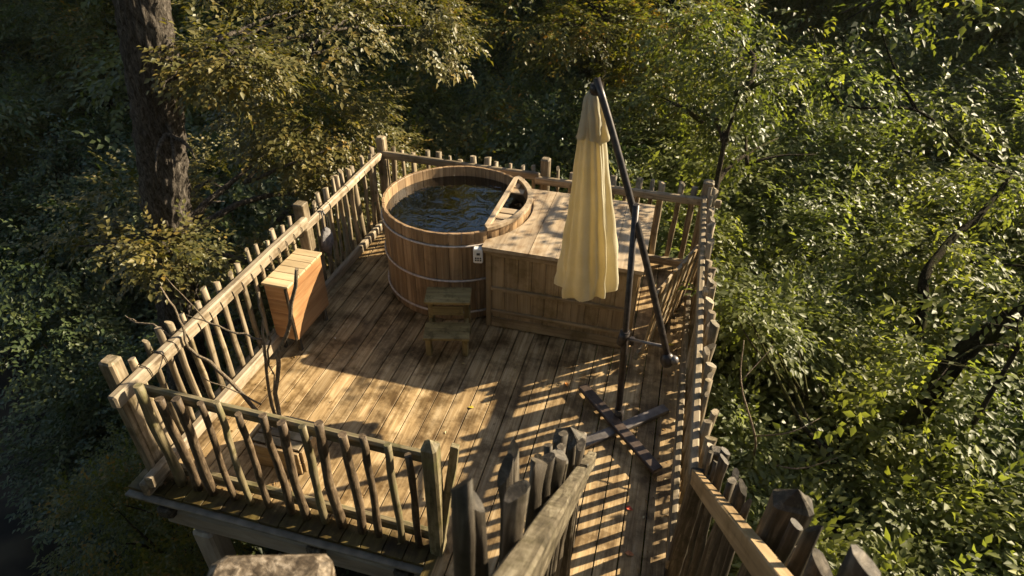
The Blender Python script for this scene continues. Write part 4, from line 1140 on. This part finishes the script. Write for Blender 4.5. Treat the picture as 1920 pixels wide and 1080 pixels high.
# ------------------------------------------------------------------ undergrowth on the forest floor (uncountable)
G = 4200
px = rng.uniform(-30, 30, G * 3); py = rng.uniform(1, 38, G * 3)
blk = [((0, 0, 0), (1, 1, 1), 1)]
me, _ = crown_mesh("undergrowth", blk, 100, seed=77, mat=ivy_leaf, gap=-9)
bpy.data.meshes.remove(me)
def scatter_ground(name, n, mat, size, L, seed, region, label):
    g = np.random.default_rng(seed); P = []
    while len(P) < n:
        d = 2.5 + 26 * g.random() ** .6; az = R(g.uniform(-46, 46))
        dx, dy = math.sin(az) * d, math.cos(az) * d
        x = dx * math.cos(YAW) - dy * math.sin(YAW); y = dx * math.sin(YAW) + dy * math.cos(YAW)
        P.append((x, y, ground_z(x, y) + .1 + .25 * g.random()))
    P = np.array(P); nl = 9; per = 6
    temps = [spray_mesh_arrays(nl, L, size, seed + k) for k in range(per)]
    VV = []; FF = []; RR = []; base = 0
    which = g.integers(0, per, n)
    a = g.uniform(0, 6.28, n); y = np.stack([np.cos(a), np.sin(a), g.uniform(-.2, .5, n)], 1); y /= np.linalg.norm(y, axis=1)[:, None]
    z = np.tile([0., 0, 1], (n, 1)) + g.normal(size=(n, 3)) * .3; x = np.cross(y, z); x /= np.linalg.norm(x, axis=1)[:, None]; z = np.cross(x, y)
    for k in range(per):
        s = which == k; m_ = s.sum(); tv, tf = temps[k]; A = tv[None] * g.uniform(.8, 1.5, m_)[:, None, None]
        W = A[:, :, :1] * x[s][:, None] + A[:, :, 1:2] * y[s][:, None] + A[:, :, 2:3] * z[s][:, None] + P[s][:, None]
        VV.append(W.reshape(-1, 3)); FF.append((tf[None] + (np.arange(m_) * len(tv))[:, None, None] + base).reshape(-1, 4)); base += m_ * len(tv)
        RR.append(np.repeat(g.random((m_, nl)), 2, axis=1).reshape(-1))
    VV = np.concatenate(VV); FF = np.concatenate(FF); RR = np.concatenate(RR)
    me = bpy.data.meshes.new(name); me.vertices.add(len(VV)); me.vertices.foreach_set("co", VV.astype(np.float32).ravel())
    me.loops.add(FF.size); me.loops.foreach_set("vertex_index", FF.astype(np.int32).ravel())
    me.polygons.add(len(FF)); me.polygons.foreach_set("loop_start", (np.arange(len(FF)) * 4).astype(np.int32)); me.update(calc_edges=True)
    at = me.attributes.new("leafrnd", 'FLOAT', 'FACE'); at.data.foreach_set("value", RR.astype(np.float32)); me.materials.append(mat)
    return tag(put(name, me, None), label, None, kind="stuff")
scatter_ground("undergrowth", 17000, ivy_leaf, .062, .40, 80, None, "dark ivy and bramble undergrowth covering the forest floor")

# ------------------------------------------------------------------ tall forest trees, mostly unseen: added for shade, less skylight, tub reflections
tallv = []
for k in range(3):
    g = random.Random(300 + k); bl = []
    for j in range(12):
        a = g.uniform(0, 6.28); rr = g.uniform(.2, 1.9)
        bl.append(((rr * math.cos(a), rr * math.sin(a), g.uniform(3.5, 11)), (g.uniform(.9, 1.5), g.uniform(.9, 1.5), g.uniform(.4, .8)), 1))
    me, _ = crown_mesh("tall_crown", bl, 2000, nl=9, L=.6, size=.14, seed=310 + k, gap=-.3, mat=[green_leaf, dark_leaf, beech_leaf][k])
    tm = limbs_mesh(None, [((0, 0, max(1, b[0][2] - 1.5)), b[0]) for b in bl], .06, 60 + k)
    tk = trunk_mesh([(0, 0, 0), (.1, 0, 3), (.0, .15, 6), (.1, .1, 10)], [.2, .16, .12, .05], 10)
    tm.materials.append(thin_bark); tk.materials.append(thin_bark)
    tallv.append((me, tm, tk))
spots = [(-11.5, 14.5), (-14.5, 18.5), (-1.2, 18), (0, 21.5), (-16, 24), (-17, 19), (-2, 27), (-12, 26), (4, 20), (8, 23), (11, 27), (-5, 21), (-8.5, -6), (-3, -8), (2.5, -7.5), (7.5, -6), (12, -3), (-8.5, -4.5), (9, 1.5 - 6), (-3.5, -4.6), (3.6, -4.4), (8.6, -1.2), (-7.5, 20.5)]  # those behind the camera are added to block skylight
for i, (x, y) in enumerate(spots):
    k = i % 3; o = bpy.data.objects.new("added_forest_tree", None)
    Mx = Matrix.Translation((x, y, ground_z(x, y) - .1)) @ Matrix.Rotation(i * 1.7, 4, 'Z') @ Matrix.Diagonal((1.3, 1.3, 1.1, 1))
    link(o, Mx); tag(o, "tall dark forest tree standing on the slope around the deck clearing, mostly unseen, added to shape the light", "tree", "tall trees added around the clearing")
    for nm_, m_ in zip(("crown", "limbs", "trunk"), tallv[k]):
        link(bpy.data.objects.new(nm_, m_), Mx.copy(), o)

# ------------------------------------------------------------------ fallen leaves on the deck
def litter():
    g = random.Random(9); V = []; F = []; RR = []
    for _ in range(340):
        x = g.uniform(-3.1, .45); y = g.uniform(2.2, 6.1)
        if g.random() < .35: x = g.choice((g.uniform(-3.12, -2.9), g.uniform(.25, .44)))
        if g.random() < .2: y = g.uniform(2.2, 2.45)
        if (x + 1.918) ** 2 + (y - 5.307) ** 2 < .78 ** 2 or (-1.5 < x < 0 and y > 4.55): continue
        s = g.uniform(.007, .02); a = g.uniform(0, 6.28); z = .003; b = len(V)
        for (lx, ly, lz) in ((0, -1, 0), (.5, 0, .25), (0, 1, .05), (-.5, 0, .3)):
            V.append((x + s * (lx * math.cos(a) - ly * math.sin(a)), y + s * (lx * math.sin(a) + ly * math.cos(a)), z + s * lz))
        F += [(b, b + 1, b + 2), (b, b + 2, b + 3)]; r_ = g.random(); RR += [r_, r_]
    me = mesh_from("litter", V, F); at = me.attributes.new("leafrnd", 'FLOAT', 'FACE'); at.data.foreach_set("value", RR[:len(me.polygons)])
    return me
lm_ = leaf_mat("litter_leaf", [(0, (.12, .07, .03)), (.5, (.26, .15, .05)), (.85, (.38, .28, .12)), (1, (.5, .44, .3))], trans=.1)
tag(put("leaf_litter", litter(), lm_), "scattered tiny brown leaf litter on the deck boards", None, kind="stuff")
def fallen(x, y, z, s, col, label):
    m_ = simple("fallen_leaf_" , col, .6, 0, .3, 40)
    V = [(0, -.5, 0), (.32, -.1, .10), (.18, .3, .06), (0, .55, -.02), (-.2, .28, .09), (-.34, -.12, .12), (0, 0, 0)]
    F = [(0, 1, 6), (1, 2, 6), (2, 3, 6), (3, 4, 6), (4, 5, 6), (5, 0, 6)]
    me = mesh_from("leaf", [tuple(c * s for c in v) for v in V], F)
    tag(put("fallen_leaf", me, m_, Matrix.Translation((x, y, z)) @ Matrix.Rotation(random.uniform(0, 6.28), 4, 'Z')), label, "leaf")
fallen(-.51, 4.01, .006, .055, (.55, .20, .03), "orange fallen leaf near the end of the umbrella base arm")
fallen(-1.22, 3.53, .006, .05, (.50, .38, .04), "yellow fallen leaf on the sunlit boards below the tub step")
fallen(.33, 4.80, .008, .06, (.60, .48, .05), "yellow fallen leaf beside the umbrella crank near right fence")
fallen(.15, 2.90, .006, .055, (.40, .06, .03), "red fallen leaf on the boards between the stair rails")
fallen(.19, 2.55, .006, .06, (.50, .20, .08), "pinkish brown fallen leaf lowest on the walkway")
fallen(-2.72, 4.03, .005, .025, (.6, .58, .5), "tiny pale fallen petal on dark boards right of the orange box")
